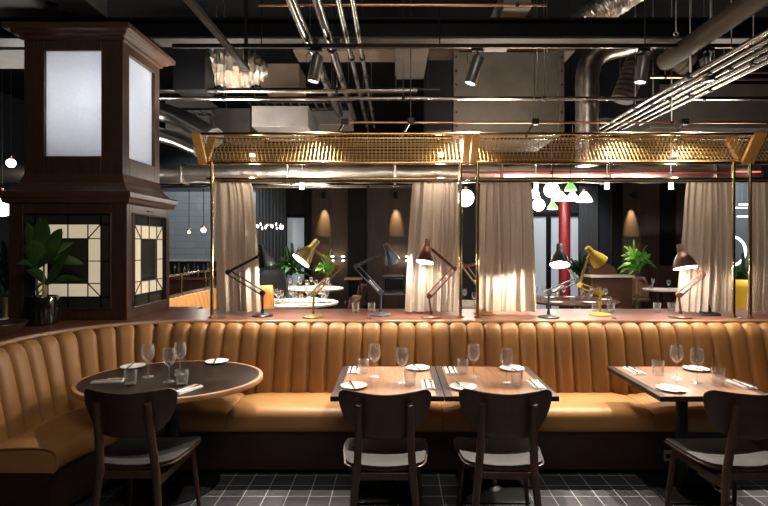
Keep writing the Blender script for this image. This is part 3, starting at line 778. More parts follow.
def fork(a, c, label, z=.018):
    a, c = Vector(a), Vector(c); t = (c-a).normalized(); L = (c-a).length; s = Vector((-t.y, t.x, 0)); up = Vector((0, 0, z))
    root = thing('dinner_fork', label, 'fork', (a.x, a.y, a.z), 'cutlery on the tables')
    b = MB(); b.bar(a+up, a+t*L*.6+up, .008, .004); b.bar(a+t*L*.6+up, a+t*L*.75+up, .018, .003)
    b.build('handle', 'cutlery', parent=root, bevel=.001)
    b = MB()
    for k in (-.0075, -.0025, .0025, .0075): b.bar(a+t*L*.75+s*k+up, c+s*k+up, .003, .002)
    b.build('tines', 'cutlery', parent=root)
def napkin(loc, rz, label, w=.085, l=.20):
    o = MB()
    for k in range(3):
        o.box(-w/2+k*.002, w/2-k*.002, -l/2+k*.004, l/2-k*.003, k*.0042, k*.0042+.004)
    q = o.build('folded_napkin', 'napkin', bevel=.0015); q.location = loc; q.rotation_euler = (0, 0, rz)
    tag(q, label, 'napkin', 'folded white napkins on the tables')
    R = Matrix.Rotation(rz, 3, 'Z')
    return [Vector(loc)+R @ Vector(p) for p in ((-.018, -l*.48, 0), (-.018, l*.48, 0), (.020, -l*.48, 0), (.020, l*.48, 0))]
def setting(tn, glasses, tumblers, plates, napkins):
    for px, py, t in glasses: wine(G(px, py, ZT), t+' '+tn)
    for px, py, t in tumblers: tumbler(G(px, py, ZT), t+' '+tn, 'tumblers on the dining tables', 1.15)
    for px, py, t, kx in plates:
        g = G(px, py, ZT); plate(g, t+' '+tn)
        knife(g+Vector((kx*.01, -.10, 0)), g+Vector((-kx*.035, .09, 0)), 'steel butter knife lying across the '+t+' '+tn)
    for px, py, rz, t in napkins:
        g = G(px, py, ZT); q = napkin(g, rz, t+' '+tn)
        knife(q[0], q[1], 'dinner knife on the '+t+' '+tn, z=.0155, nm='dinner_knife'); fork(q[2], q[3], 'dinner fork on the '+t+' '+tn, z=.0155)
setting('of the left joined table',
        [(374.5, 377, 'wine glass, back left one'), (402, 382, 'wine glass, front right one')],
        [(363.5, 372.5, 'small tumbler left of the wine glass'), (410, 385, 'small tumbler beside the right napkin')],
        [(418, 369, 'side plate at the back', 1), (354, 387, 'side plate at the front', 1)],
        [(354, 371, .0, 'napkin back left'), (428, 385.5, .0, 'napkin front right')])
setting('of the right joined table',
        [(473.7, 377, 'wine glass, back left one'), (506.6, 383, 'wine glass, front right one')],
        [(463, 373, 'small tumbler left of the wine glass'), (517, 385, 'small tumbler beside the right napkin')],
        [(512, 369.5, 'side plate at the back', 1), (463, 388, 'side plate at the front', 1)],
        [(451, 371.5, .0, 'napkin back left'), (536, 385.5, .0, 'napkin front right')])
setting('of the lone square table',
        [(676.6, 378, 'wine glass, left one'), (697, 382.5, 'wine glass, right one')],
        [(658, 375, 'small tumbler at the left'), (718, 383, 'small tumbler at the right')],
        [(696, 370, 'side plate at the back', 1), (671, 390, 'side plate at the front', 1)],
        [(634, 371.5, 0., 'napkin back left'), (741, 385, .0, 'napkin front right')])
setting('of the dark oval table',
        [(148, 377, 'wine glass, leftmost one'), (169, 382, 'wine glass, nearest one in the cluster'), (180, 374.5, 'wine glass, tallest looking one at the back')],
        [(130.5, 385, 'small tumbler behind the chair'), (182, 385, 'small tumbler by the front napkin')],
        [(133, 367.5, 'side plate at the left', 1), (217, 362.5, 'side plate at the right', 1)],
        [(108, 381.5, -1.35, 'napkin on the left'), (187, 390, -.42, 'napkin at the front')])

# ------------------------------------------------------------------ ceiling services
def pipe(a, c, r, m, name, label, cat, clips=(), n=10, group=None):
    root = thing(name, label, cat, (Vector(a)+Vector(c))/2, group)
    MB().tube([a, c], r, n).build('tube', m, parent=root)
    for f in clips:
        p = Vector(a)*(1-f)+Vector(c)*f; t = (Vector(c)-Vector(a)).normalized()
        MB().tube([p-t*.015, p+t*.015], r*1.35, n).build('clamp', 'iron', parent=root)
        MB().tube([p, (p.x, p.y, 4.4)], .005, 6).build('hanger_rod', 'steel', parent=root)
    return root
def flat(name, m, label, cat, *boxes, bevel=.006):
    b = MB()
    for q in boxes: b.box(*q)
    q = boxes[0]
    o = b.build(name, m, loc=((q[0]+q[1])/2, (q[2]+q[3])/2, q[4]), bevel=bevel); return tag(o, label, cat)
# cross beam (I section)
bm_ = thing('ceiling_beam', 'wide grey steel beam crossing under the black ceiling', 'beam', (0.5, 4.75, 3.60))
MB().box(-4.6, 6.0, 4.650, 4.850, 3.60, 3.62).build('lower_flange', 'beam', parent=bm_, bevel=.003)
MB().box(-4.6, 6.0, 4.735, 4.760, 3.62, 3.78).build('web', 'black', parent=bm_)
MB().box(-4.6, 6.0, 4.650, 4.850, 3.78, 3.80).build('upper_flange', 'black', parent=bm_, bevel=.003)
# lighting track and spots
YT, ZTK = 4.50, 3.467
tk = thing('lighting_track', 'thin black and copper lighting track carrying the spotlights', 'track', (1, YT, ZTK))
MB().box(-2.0, 4.2, YT-.018, YT+.018, ZTK-.015, ZTK+.02).build('track_bar', 'black', parent=tk, bevel=.003)
MB().tube([(-.35, YT-.024, ZTK-.018), (4.2, YT-.024, ZTK-.018)], .006, 6).build('copper_strip', 'copper', parent=tk)
for x in (-1.2, .4, 2.25, 3.4): MB().tube([(x, YT, ZTK+.02), (x, YT, 4.4)], .006, 6).build('hanger_rod', 'iron', parent=tk)
SPOTS = []
def track_spot(px, top, bot, label, target, e, ang=75):
    d = YT
    A = P(px, 46.5, d); A.y = YT; A.z = ZTK-.015
    T, Bt = P(*top, d), P(*bot, d)
    root = thing('track_spotlight', label, 'spotlight', A, 'cylinder spotlights on the ceiling track')
    MB().box(A.x-.05, A.x+.05, YT-.02, YT+.02, A.z-.03, A.z).build('adapter', 'black', parent=root, bevel=.004)
    MB().tube([A-Vector((0, 0, .02)), T], .010, 8).build('stem', 'iron', parent=root)
    ax = (Bt-T).normalized(); L = (Bt-T).length
    MB().lathe([(0, 0), (.048, 0), (.053, .005), (.053, L-.004), (.050, L), (.047, L-.012), (0, L-.012)], T, 24, axis=ax).build('can', 'steelgrey', parent=root)
    MB().lathe([(0, L-.016), (.041, L-.016), (.041, L-.008), (0, L-.008)], T, 20, axis=ax).build('lens', 'led', parent=root)
    pts = [A+Vector((-.03, 0, -.02)), A+Vector((-.09, 0, -.06)), A+Vector((-.08, 0, -.14)), (T+A)/2+Vector((-.03, 0, -.06)), T+ax*.03]
    MB().tube(pts, .004, 6).build('cable', 'black', parent=root)
    light('spot_beam', 'SPOT', Bt+ax*.02, e, (1, .89, .77), .028, target=target, angle=ang, blend=.75, parent=root)
M['steelgrey'] = mat('spot_can_grey', (.16, .155, .15), rough=.35, metal=.6)
ES = 430
track_spot(316, (318, 56), (313, 82), 'grey cylinder spotlight on the track before the pipe run', (-.75, 3.5, .75), ES*.8, 66)
track_spot(477, (479, 57), (470, 84), 'grey cylinder spotlight hanging above the middle oak bracket', (.35, 3.42, .75), ES*1.3, 70)
track_spot(644, (644, 57), (640, 83), 'grey cylinder spotlight, left of the right hand pair on the track', (1.6, 3.45, .75), ES, 70)
track_spot(708, (706, 58), (709, 82), 'grey cylinder spotlight, rightmost on the ceiling track', (2.3, 3.4, .75), ES*.8, 65)
# four pipes running away
for i, (x, z, r, y1) in enumerate(((-.789, 3.545, .046, 7.15), (-.597, 3.545, .039, 7.35), (-.433, 3.545, .025, 7.9), (-.324, 3.545, .023, 7.9))):
    pipe((x, 2.6, z), (x, y1, z), r, 'conduit', 'ceiling_pipe', ('thick bright steel pipe overhead, leftmost of four running away', 'thick bright steel pipe overhead, second from left of four', 'thin bright steel pipe overhead, third from left of four', 'thin bright steel pipe overhead, rightmost of the central four')[i], 'pipe', (.45, .8), 14, 'four pipes running away over the joined tables')
for i in range(5):
    x = 2.62+.13*i; z = 3.18+.012*i
    pipe((x, 2.6, z), (x, 7.2-.2*i, z), .022, 'conduit', 'ceiling_conduit', 'bright conduit, %s of the five running away at the upper right' % ('innermost', 'second', 'middle', 'fourth', 'outermost')[i], 'conduit', (.4, .62), 10, 'conduits at the upper right')
# horizontal pipes
a = P(160, 98.5, 5.4); c = P(800, 98.5, 5.4); pipe(a, c, .021, 'conduit', 'cross_pipe', 'long silver pipe crossing the whole ceiling behind the spotlights', 'pipe', (.1, .38, .6, .85))
a = P(150, 90.5, 5.7); c = P(417, 90.5, 5.7); pipe(a, c, .030, 'conduit', 'cross_pipe', 'shorter silver pipe just above the long cross pipe at the left', 'pipe', (.25, .7))
a = P(342, 122.5, 4.95); c = P(800, 122.5, 4.95); pipe(a, c, .010, 'copper', 'cross_pipe', 'thin copper pipe just above the wire rack', 'pipe', (.15, .42, .72))
a = P(258, 5, 4.25); c = P(546, 5, 4.25); pipe(a, c, .012, 'copper', 'cross_pipe', 'thin copper conduit close to the top centre of the ceiling', 'pipe', (.2, .9))
# diagonal strut upper left with drop
st = thing('ceiling_strut', 'grey steel strut at upper left ending in a dark drop post', 'strut', (-1.37, 4, 3.3))
MB().bar((-1.37, 2.8, 3.31), (-1.37, 4.63, 3.31), .05, .04).build('strut_bar', 'beam', parent=st, bevel=.003)
MB().bar((-1.37, 4.60, 3.30), (-1.37, 4.60, 4.4), .03, .03).build('drop_post', 'iron', parent=st)
# foil flexible duct
def flex(pts, r, m, label, seed, n=20, steps=60, cat='duct', amp=.10, name='foil_duct', rib=.03, taper=0):
    rnd = random.Random(seed); P_ = [Vector(p) for p in pts]
    cum = [0]
    for i in range(1, len(P_)): cum.append(cum[-1]+(P_[i]-P_[i-1]).length)
    path = []
    for k in range(steps+1):
        s = cum[-1]*k/steps; i = max(j for j in range(len(P_)) if cum[j] <= s+1e-9); i = min(i, len(P_)-2)
        f = (s-cum[i])/(cum[i+1]-cum[i]); path.append(P_[i].lerp(P_[i+1], f))
    for _ in range(6): path = [path[0]]+[(path[i-1]+path[i]*2+path[i+1])/4 for i in range(1, steps)]+[path[-1]]
    b = MB().tube(path, [r*(1+rib*math.cos(k*PI))*(1-taper*abs(2*k/steps-1)**2.5) for k in range(steps+1)], n)
    cs = {}
    for i, v in enumerate(b.v):
        c_ = path[i//n] if i//n <= steps else path[-1]
        q = 1+rnd.uniform(-amp, amp); b.v[i] = tuple(c_+(Vector(v)-c_)*q)
    o = b.build(name, m, loc=path[0], ang=25); return tag(o, label, cat)
flex([P(200, 62, 6.0), P(232, 67, 6.0), P(268, 71, 6.1)], .235, 'foil', 'crumpled shiny foil duct hanging right of the lantern pillar top', 3, n=26, amp=.14, steps=30, rib=.10, taper=.75)
flex([P(587, 166, 5.6), P(587, 72, 5.6), P(592, 58, 5.6), P(604, 50, 5.6), P(660, 36, 5.6)], .125, 'duststeel', 'upright silver duct bending right behind the right spotlights', 4, amp=.012, steps=60, rib=.012)
flex([P(572, 34, 5.2), P(594, 16, 5.2), P(640, -14, 5.2)], .14, 'foil', 'silver duct slanting at the top edge right of centre', 5, amp=.05)
flex([P(690, 45, 4.43)+Vector((0, .4, 0)), P(690, 45, 4.43), Vector((2.62, 2.6, 3.47))], .085, 'ductbrown', 'brown round duct slanting at the top right corner', 6, amp=.0)
# sheet metal ducts
flat('square_duct', 'ductgrey', 'large flat brown grey duct face above the middle of the rack', 'duct', (wx(453, 6.4), wx(563, 6.4), 6.4, 7.6, wz(134, 6.4), wz(52, 6.4)))
flat('square_duct', 'ductgrey', 'narrow grey duct running away right of the four pipes', 'duct', (0.0, .35, 5.0, 6.1, 3.70, 3.95))
flat('square_duct', 'soffit', 'pale grey duct end above the beam right of centre', 'duct', (.97, 1.22, 4.47, 5.5, 3.80, 4.0))
flat('square_duct', 'sheetlight', 'grey sheet duct with slanting side just above the rack at left', 'duct', (wx(258, 6.8), wx(312, 6.8), 6.5, 7.4, wz(132, 6.8), wz(112, 6.8)))
flat('square_duct', 'beam', 'dark sheet duct above the rack beside the lantern pillar', 'duct', (wx(214, 7.2), wx(250, 7.2), 7.2, 8.0, wz(134, 7.2), wz(108, 7.2)))
flat('square_duct', 'ductgrey', 'broad dark duct behind the conduits at the right', 'duct', (wx(650, 7.2), wx(790, 7.2), 7.2, 8.2, wz(128, 7.2), wz(84, 7.2)))
flat('round_hanger', 'iron', 'black steel trapeze bar under the narrow duct', 'hanger', (wx(390, 6.0), wx(440, 6.0), 5.98, 6.02, wz(90, 6.0), wz(88, 6.0)), (wx(395, 6.0), wx(396.5, 6.0), 5.99, 6.01, wz(88, 6.0), 4.4), (wx(427, 6.0), wx(428.5, 6.0), 5.99, 6.01, wz(88, 6.0), 4.4))
# dark blades and bends between the services
for k, (px0, px1, py0, py1, d, lab) in enumerate(((173, 205, 48, 90, 5.6, 'black ceiling baffle right of the pillar cornice'), (600, 660, 60, 118, 6.6, 'black ceiling baffle behind the right spotlights'), (425, 452, 60, 130, 6.2, 'black ceiling baffle left of the big flat duct'))):
    flat('ceiling_baffle', 'black', lab, 'baffle', (wx(px0, d), wx(px1, d), d, d+.3, wz(py1, d), wz(py0, d)))
flex([P(678, 30, 6.4), P(676, 56, 6.4), P(690, 64, 6.4)], .16, 'ductbrown', 'short brown duct bend between the two right spotlights', 8, amp=.0, steps=20)
flex([P(640, 50, 6.0), P(632, 75, 6.0), P(622, 100, 6.0)], .13, 'ductbrown', 'brown duct bend just behind the left of the right spotlights', 9, amp=.0, steps=20)
# more services: trays, boxes, short pipes
def tray(px0, px1, py, d, w, label, m='conduit'):
    a, c = P(px0, py, d), P(px1, py, d); o = thing('cable_tray', label, 'cable tray', (a+c)/2)
    for k in (-w/2, w/2): MB().box(a.x, c.x, d+k-.008, d+k+.008, a.z-.02, a.z+.02).build('side_rail', m, parent=o, bevel=.003)
    b = MB(); n = int((c.x-a.x)/.12)
    for i in range(n): x = a.x+(c.x-a.x)*(i+.5)/n; b.box(x-.012, x+.012, d-w/2, d+w/2, a.z-.02, a.z-.012)
    b.build('rungs', m, parent=o, smooth=False)
    for x in (a.x+.15, c.x-.15): MB().tube([(x, d-w/2, a.z), (x, d-w/2, 4.4)], .005, 6).build('hanger_rod', 'steel', parent=o)
tray(248, 345, 105, 7.6, .35, 'bright metal tray standing in for a lit duct lip above the grey sheet duct at left')  # bright tray added where a duct lip catches the light
tray(150, 240, 112, 7.4, .30, 'bright metal cable tray beside the lantern pillar cornice')
tray(600, 780, 88, 8.6, .35, 'metal cable tray behind the conduits at the right')
for i, (px, py, d, lab) in enumerate(((411, 121, 4.95, 'left of the middle oak bracket'), (535, 122, 4.95, 'right of the middle oak bracket'), (684, 122, 4.95, 'near the right oak bracket'), (345, 122, 4.95, 'at the end of the four pipes'))):
    c = P(px, py, d); o = thing('pipe_fitting', 'small dark pipe fitting on the copper pipe '+lab, 'fitting', c, 'fittings on the copper pipe')
    MB().box(c.x-.035, c.x+.035, d-.035, d+.035, c.z-.03, c.z+.03).build('clamp_block', 'iron', parent=o, bevel=.008)
    MB().tube([c-Vector((.02, 0, .02)), c-Vector((.09, 0, .15))], .014, 8).build('branch', 'conduit', parent=o)
# flanges of the big flat duct
xa, xb, za, zb_ = wx(453, 6.4), wx(563, 6.4), wz(134, 6.4), wz(52, 6.4)
fo = thing('duct_flange', 'bolted flange frame round the big flat duct face', 'flange', ((xa+xb)/2, 6.38, zb_))
for x in (xa, xb-.07): MB().box(x, x+.07, 6.35, 6.398, za, zb_).build('flange_bar', 'ductgrey', parent=fo, bevel=.004)
for x in (xa+.035, xb-.035):
    for k in range(6): z = za+(zb_-za)*(k+.5)/6; MB().lathe([(0, 0), (.014, 0), (.014, .012), (0, .012)], (x, 6.35, z), 8, axis=(0, -1, 0)).build('bolt', 'iron', parent=fo)
# slanted supply ducts beside the pillar
flex([P(150, 108, 6.6), P(180, 118, 6.4), P(215, 138, 6.0)], .12, 'steel', 'grey supply duct sloping down beside the lantern pillar, upper one', 12, amp=.01, rib=.015, steps=40, name='supply_duct')
flex([P(150, 132, 6.4), P(178, 140, 6.2), P(200, 150, 6.0)], .09, 'steel', 'grey supply duct sloping down beside the lantern pillar, lower one', 13, amp=.01, rib=.015, steps=40, name='supply_duct')
for i, (px0, px1, py, d) in enumerate(((700, 780, 72, 6.0), (690, 770, 79, 6.2), (650, 700, 77, 6.1))):
    pipe(P(px0, py, d), P(px1, py, d), .02, 'copper', 'branch_pipe', ('upper short copper branch pipe at the right edge', 'lower short copper branch pipe at the right edge', 'short copper branch pipe just behind the rightmost spotlight')[i], 'pipe', (.3,), 10)
for i, (px, py) in enumerate(((620, 89), (631, 84), (641, 79))):
    c = P(px, py, 6.3); o = thing('pipe_clip', 'small steel pipe clip left of the rightmost spotlight, %s of three' % ('lowest', 'middle', 'highest')[i], 'clip', c, 'pipe clips')
    MB().box(c.x-.035, c.x+.035, 6.28, 6.32, c.z-.05, c.z+.05).build('plate', 'steel', parent=o, bevel=.005)
    MB().tube([(c.x, 6.3, c.z), (c.x, 6.3, 4.4)], .005, 6).build('hanger_rod', 'steel', parent=o)
flat('overhead_board', 'tanboard', 'tan board under the black ceiling between the pipe run and the big flat duct', 'board', (wx(296, 6.9), wx(570, 6.9), 6.7, 7.1, wz(57, 6.9), wz(43, 6.9)))
flat('square_duct', 'sheetlight', 'pale sheet duct in shade behind the two silver pipes at left', 'duct', (wx(168, 8.3), wx(212, 8.3), 8.2, 8.9, wz(130, 8.3), wz(102, 8.3)))
flat('square_duct', 'tanboard', 'tan duct box behind the crumpled foil duct', 'duct', (wx(262, 7.6), wx(300, 7.6), 7.5, 8.1, wz(88, 7.6), wz(50, 7.6)))
flat('square_duct', 'sheetlight', 'pale slim duct across the upper gap behind the four pipes', 'duct', (wx(312, 8.6), wx(352, 8.6), 8.5, 9.0, wz(126, 8.6), wz(112, 8.6)))
# hanging rod with eye
hr = thing('hanging_rod', 'thin rod with ring eye hanging at the top right', 'rod', P(676, 30, 4.6))
q = P(676, 32, 4.2); MB().tube([q, (q.x, q.y, 4.4)], .004, 6).build('rod', 'steel', parent=hr)
MB().tube([q+Vector((.018*math.cos(t*PI/6), 0, -.018+.018*math.sin(t*PI/6))) for t in range(12)], .004, 6, closed=True).build('eye', 'steel', parent=hr)
for i, px in enumerate((537, 547)):
    q = P(px, 98, 5.4); o = MB().tube([q, (q.x, q.y, 4.4)], .005, 6).build('hanger_wire', 'steel', loc=q); tag(o, ('thin bright hanger wire, left of two before the big flat duct', 'thin bright hanger wire, right of two before the big flat duct')[i], 'wire', 'hanger wires')
# soffit above the pillar
so = thing('ceiling_soffit', 'grey plaster soffit above the lantern pillar with two downlight holes', 'soffit', (-3.2, 4, 3.78))
MB().box(-3.75, -2.66, 2.6, 4.62, 3.78, 4.4).build('soffit_box', 'soffit', parent=so, smooth=False)
for px, py in ((52, 4), (68, 14)):
    g = G(px, py, 3.779); MB().lathe([(0, -.004), (.045, -.004), (.045, 0), (0, 0)], g, 20).build('downlight', 'black', parent=so)
flat('soffit_beam', 'soffit', 'pale grey boxed beam left of the lantern pillar top', 'beam', (-5.6, wx(28, 5.6), 5.6, 6.2, wz(50, 5.6), wz(36, 5.6)))
flat('soffit_beam', 'soffit', 'grey boxed beam at the top left corner of the ceiling', 'beam', (-5.0, -3.8, 3.6, 4.4, 3.72, 4.1))
# far silver duct seen under the rack, with clips, red sprinkler pipe
fd = thing('spiral_duct', 'long silver duct running behind the curtains below the rack', 'duct', (0, 7.6, 2.8))
zd = wz(174, 7.6)
rr_ = [.135*(1.03 if k % 3 == 0 else 1.0) for k in range(120)]
MB().tube([(-6.8+12.3*k/119, 7.6, zd+.01*math.sin(k*.9)) for k in range(120)], rr_, 18).build('tube', 'foil', parent=fd)
for x in (-3.2, -1.6, 0, 1.6, 3.2, 4.8): MB().box(x-.02, x+.02, 7.44, 7.76, zd-.15, zd+.15).build('strap', 'steel', parent=fd, bevel=.01)
a = P(462, 172.5, 7.3); c = P(760, 172.5, 7.3); pipe(a, c, .018, 'redpipe', 'sprinkler_pipe', 'thin red pipe along the silver duct below the rack', 'pipe', (.3, .7))
a = P(160, 186, 8.0); c = P(420, 186, 8.0); pipe(a, c, .035, 'conduit', 'cross_pipe', 'silver pipe below the long duct at the left', 'pipe', (.2, .8))
for i, (px, lab) in enumerate(((302, 'right of the lantern pillar curtain'), (536, 'right of the glowing curtain'), (607, 'above the far timber panelling'), (671, 'beside the brown lamp curtain'))):
    q = P(px, 184, 7.0); o = thing('far_spotlight', 'small white spotlight under the silver duct '+lab, 'spotlight', q, 'small white far spotlights')
    MB().lathe([(0, -.07), (.032, -.07), (.035, -.06), (.035, .05), (0, .05)], q, 16).build('can', 'white', parent=o)
    MB().tube([q+Vector((0, 0, .05)), q+Vector((0, 0, .35))], .006, 6).build('stem', 'white', parent=o)
    light('far_spot_glow', 'POINT', q+Vector((0, -.05, -.16)), 22, (1, .92, .82), .05, parent=o)

# ------------------------------------------------------------------ the dining room beyond
# banquette with brass rail, seen left of the first curtain
fbq = thing('far_banquette', 'tan fluted banquette with a brass rail behind, beyond the lantern pillar', 'banquette', (-2.9, 6.9, 0))
rows = [[], [], [], []]
for i in range(19*6+1):
    y = 5.6+i*.145/6; u = (i % 6)/6; pf = .03*math.sin(PI*u)**.6 if u else 0
    for k, (o, z) in enumerate(((.16, .40), (.06+pf, .75), (.0+pf*.9, 1.0+pf*.4), (-.1, 1.02))): rows[k].append((-2.78+o, y, z))
MB().sheet(rows).build('backrest', 'leather', parent=fbq, ang=60)
MB().box(-2.95, -2.80, 5.6, 8.35, 0, 1.02).build('back_panel', 'darkbase', parent=fbq)
MB().box(-2.70, -2.15, 5.6, 8.35, .30, .48).build('seat_cushion', 'leather', parent=fbq, bevel=.03)
MB().box(-2.70, -2.25, 5.6, 8.35, 0, .30).build('base', 'darkbase', parent=fbq)
MB().tube([(-2.86, 5.6, 1.285), (-2.86, 8.35, 1.285)], .017, 10).build('rail', 'brass', parent=fbq)
for y in (5.75, 6.7, 7.55, 8.3): MB().tube([(-2.86, y, 1.02), (-2.86, y, 1.285)], .012, 8).build('rail_post', 'brass', parent=fbq)
# bar with bottles
br = thing('back_bar', 'dark bar unit under the grey tiled wall', 'bar', (-4.4, 9.6, 0))
MB().box(-5.9, -3.5, 9.4, 9.9, 0, 1.02).build('cabinet', 'sidewood', parent=br, bevel=.01)
MB().box(-5.95, -3.45, 9.36, 9.94, 1.02, 1.06).build('bar_top', 'counter', parent=br, bevel=.005)
MB().box(-5.9, -3.5, 9.86, 9.92, 1.06, 1.36).build('upstand', 'black', parent=br)
BMs = MB().lathe([(0, 0), (.036, 0), (.038, .01), (.038, .19), (.014, .24), (.013, .30), (0, .30)], (0, 0, 0), 14).build('bottle', 'bottle'); bmesh_ = BMs.data; bpy.data.objects.remove(BMs)
for k in range(9):
    o = bpy.data.objects.new('bottle', bmesh_); COL.objects.link(o); o.location = (-4.35+.093*k, 9.62+.05*(k % 2), 1.06); o.scale = (1, 1, .75+.1*(k % 3))
    tag(o, 'dark bottle standing on the bar under the grey tiled wall', 'bottle', 'bottles on the far bar')
# pendants
def pend(px, py, d, r, kind, label, e=0):
    c = P(px, py, d); nm = {'globe': 'globe_pendant', 'cone': 'cone_pendant', 'green': 'green_pendant'}[kind]
    o = thing(nm, label, 'pendant lamp', c, {'globe': 'opal globe pendants', 'cone': 'white cone pendants', 'green': 'green shade pendants'}[kind])
    if kind == 'globe': MB().lathe([(r*math.sin(PI*k/12), -r*math.cos(PI*k/12)) for k in range(13)], c, 20).build('globe', 'opal', parent=o); top = r
    else:
        pr_ = [(0, r*.75), (r*.28, r*.72), (r*.55, r*.35), (r*.85, -.1*r), (r, -r*.55), (r*.94, -r*.55), (r*.5, r*.25), (0, r*.5)]
        MB().lathe(pr_, c, 20).build('shade', 'opal' if kind == 'cone' else 'opalgreen', parent=o); top = r*.75
        if kind == 'green': MB().lathe([(0, -r*.62), (r*.9, -r*.62), (r*.92, -r*.52), (0, -r*.52)], c, 16).build('diffuser', 'opal', parent=o)
    MB().tube([c+Vector((0, 0, top)), (c.x, c.y, 4.4)], .006, 6).build('cord', 'black', parent=o)
    MB().lathe([(0, top-.01), (.03, top-.01), (.03, top+.04), (0, top+.04)], c, 12).build('fitting', 'brass', parent=o)
    if e: light('pendant_bulb', 'POINT', c-Vector((0, 0, r+.06)), e, (1, .9, .78), .08, parent=o)
pend(465.5, 198, 7.9, .135, 'globe', 'bright opal globe pendant in the gap between the middle curtains', 30)
pend(551.5, 190, 8.6, .13, 'globe', 'largest opal globe pendant, right of the glowing curtain', 30)
pend(534.5, 194, 8.9, .085, 'globe', 'small opal globe pendant touching the glowing curtain edge')
pend(538.5, 205, 8.4, .105, 'globe', 'opal globe pendant, lower one by the glowing curtain')
pend(561, 197, 8.0, .11, 'cone', 'white cone pendant in front of the red column top')
pend(572.5, 197, 8.4, .11, 'cone', 'white cone pendant, middle one of three in a row')
pend(584.5, 197.5, 8.0, .125, 'cone', 'white cone pendant, rightmost one of three in a row', 20)
pend(570.5, 187, 7.2, .088, 'green', 'green glass pendant above the row of white cones')
pend(552.5, 206, 7.25, .080, 'green', 'green glass pendant below the largest globe')
pend(203.5, 230, 9.0, .045, 'globe', 'small white globe pendant beside the lantern pillar', 8)
pend(189, 232, 9.6, .028, 'globe', 'tiny globe pendant beside the lantern pillar, left of the brighter one')
pend(11, 163, 7.0, .06, 'globe', 'small globe pendant at the left edge behind the lantern pillar', 6)
pend(2, 204, 6.4, .16, 'globe', 'large opal globe pendant cut by the left edge')
# crystal chandelier
cd = thing('chandelier', 'small glittering chandelier right of the pillar curtain', 'chandelier', P(270, 228, 9.0))
cc = P(269, 228, 9.0)
for i in range(16):
    a = 2*PI*i/16; q = cc+Vector((.24*math.cos(a), .24*math.sin(a), .03*(i % 3)))
    MB().lathe([(0, -.03), (.014, -.01), (.017, .01), (0, .03)], q, 8).build('crystal', 'opal', parent=cd)
MB().tube([cc+Vector((.25*math.cos(2*PI*i/24), .25*math.sin(2*PI*i/24), .06)) for i in range(24)], .010, 6, closed=True).build('hoop', 'steel', parent=cd)
MB().tube([cc+Vector((0, 0, .06)), (cc.x, cc.y, 4.4)], .006, 6).build('cord', 'black', parent=cd)
# red column
rc = P(564.5, 245, 9.3); o = MB().tube([(rc.x, 9.3, 0), (rc.x, 9.3, 2.62)], .105, 20).build('red_column', 'redpaint', loc=(rc.x, 9.3, 0)); tag(o, 'round dark red column in the room beyond, under cone pendants', 'column')
# wall spots washing the panelling
def wall_spot(px, label):
    y = YB-.45; c = P(px, 195, y)
    o = thing('wall_light', label, 'wall light', c, 'wall lights on the timber panelling')
    MB().lathe([(0, -.09), (.045, -.09), (.045, .07), (0, .07)], c-Vector((0, .06, 0)), 16).build('can', 'black', parent=o)
    MB().box(c.x-.03, c.x+.03, c.y-.05, y+.08, c.z-.03, c.z+.03).build('bracket', 'black', parent=o)
    light('wall_wash', 'SPOT', c+Vector((0, -.06, -.10)), 240, (1, .74, .40), .02, target=(c.x, y+.20, c.z-1.0), angle=34, blend=.9, parent=o)
wall_spot(324, 'black downlight on far panelling above the gold lamp')
wall_spot(396, 'black downlight on far panelling beside the copper lamp curtain')
wall_spot(633, 'black downlight on far panelling above the bright palm')
def sconce(px, label):
    y = YB-.35; c = P(px, 258.5, y)
    o = thing('wall_sconce', label, 'wall light', c, 'double wall sconces')
    MB().box(c.x-.2, c.x+.2, y-.06, y-.02, c.z-.03, c.z+.03).build('bar', 'black', parent=o, bevel=.005)
    for s in (-.13, .13):
        for q, nm in ((.05, 'bulb'), (-.05, 'bulb')): MB().lathe([(0, -.018), (.045, -.01), (.045, .01), (0, .018)], (c.x+s, y-.06, c.z+q), 12).build(nm, 'opal', parent=o)
    light('sconce_glow', 'POINT', (c.x, y-.2, c.z), 3, (1, .85, .65), .05, parent=o)
sconce(338, 'double bulb wall sconce just right of the gold lamp')
sconce(402, 'double bulb wall sconce behind the blue grey lamp shade')
# far tables with ware
def far_table(px, py, r, label, n, seed, top='whitecloth', z=.75, glabel='glass'):
    g = G(px, py, z); o = thing('far_table', label, 'table', (g.x, g.y, 0), 'tables in the room beyond')
    MB().lathe([(0, z-.03), (r, z-.03), (r+.004, z-.015), (r, z), (0, z)], (g.x, g.y, 0), 36).build('table_top', top, parent=o)
    MB().lathe([(0, .02), (.04, .03), (.04, z-.03), (0, z-.03)], (g.x, g.y, 0), 12).build('pedestal', 'iron', parent=o)
    MB().lathe([(0, 0), (.24, 0), (.24, .012), (.04, .03), (0, .03)], (g.x, g.y, 0), 20).build('base_disc', 'iron', parent=o)
    rnd = random.Random(seed)
    for i in range(n):
        a = 2*PI*i/n+rnd.uniform(-.2, .2); rr = r*rnd.uniform(.45, .85)
        q = Vector((g.x+rr*math.cos(a), g.y+rr*math.sin(a), z))
        if i % 2:
            w = bpy.data.objects.new('wine_glass', WM); COL.objects.link(w); w.location = q; tag(w, 'clear wine glass on the '+glabel, 'wine glass', 'wine glasses on the '+glabel)
        elif i % 4 == 0:
            w = bpy.data.objects.new('side_plate', PM); COL.objects.link(w); w.location = q; w.scale = (1.2, 1.2, 1.2); tag(w, 'white plate on the '+glabel, 'plate', 'plates on the '+glabel)
        else: tumbler(q, 'clear tumbler on the '+glabel, 'tumblers on the '+glabel)
    return g
T1 = far_table(300, 302, .62, 'round bright far table behind the gold lamp, nearer one', 20, 11, glabel='nearer bright far table')
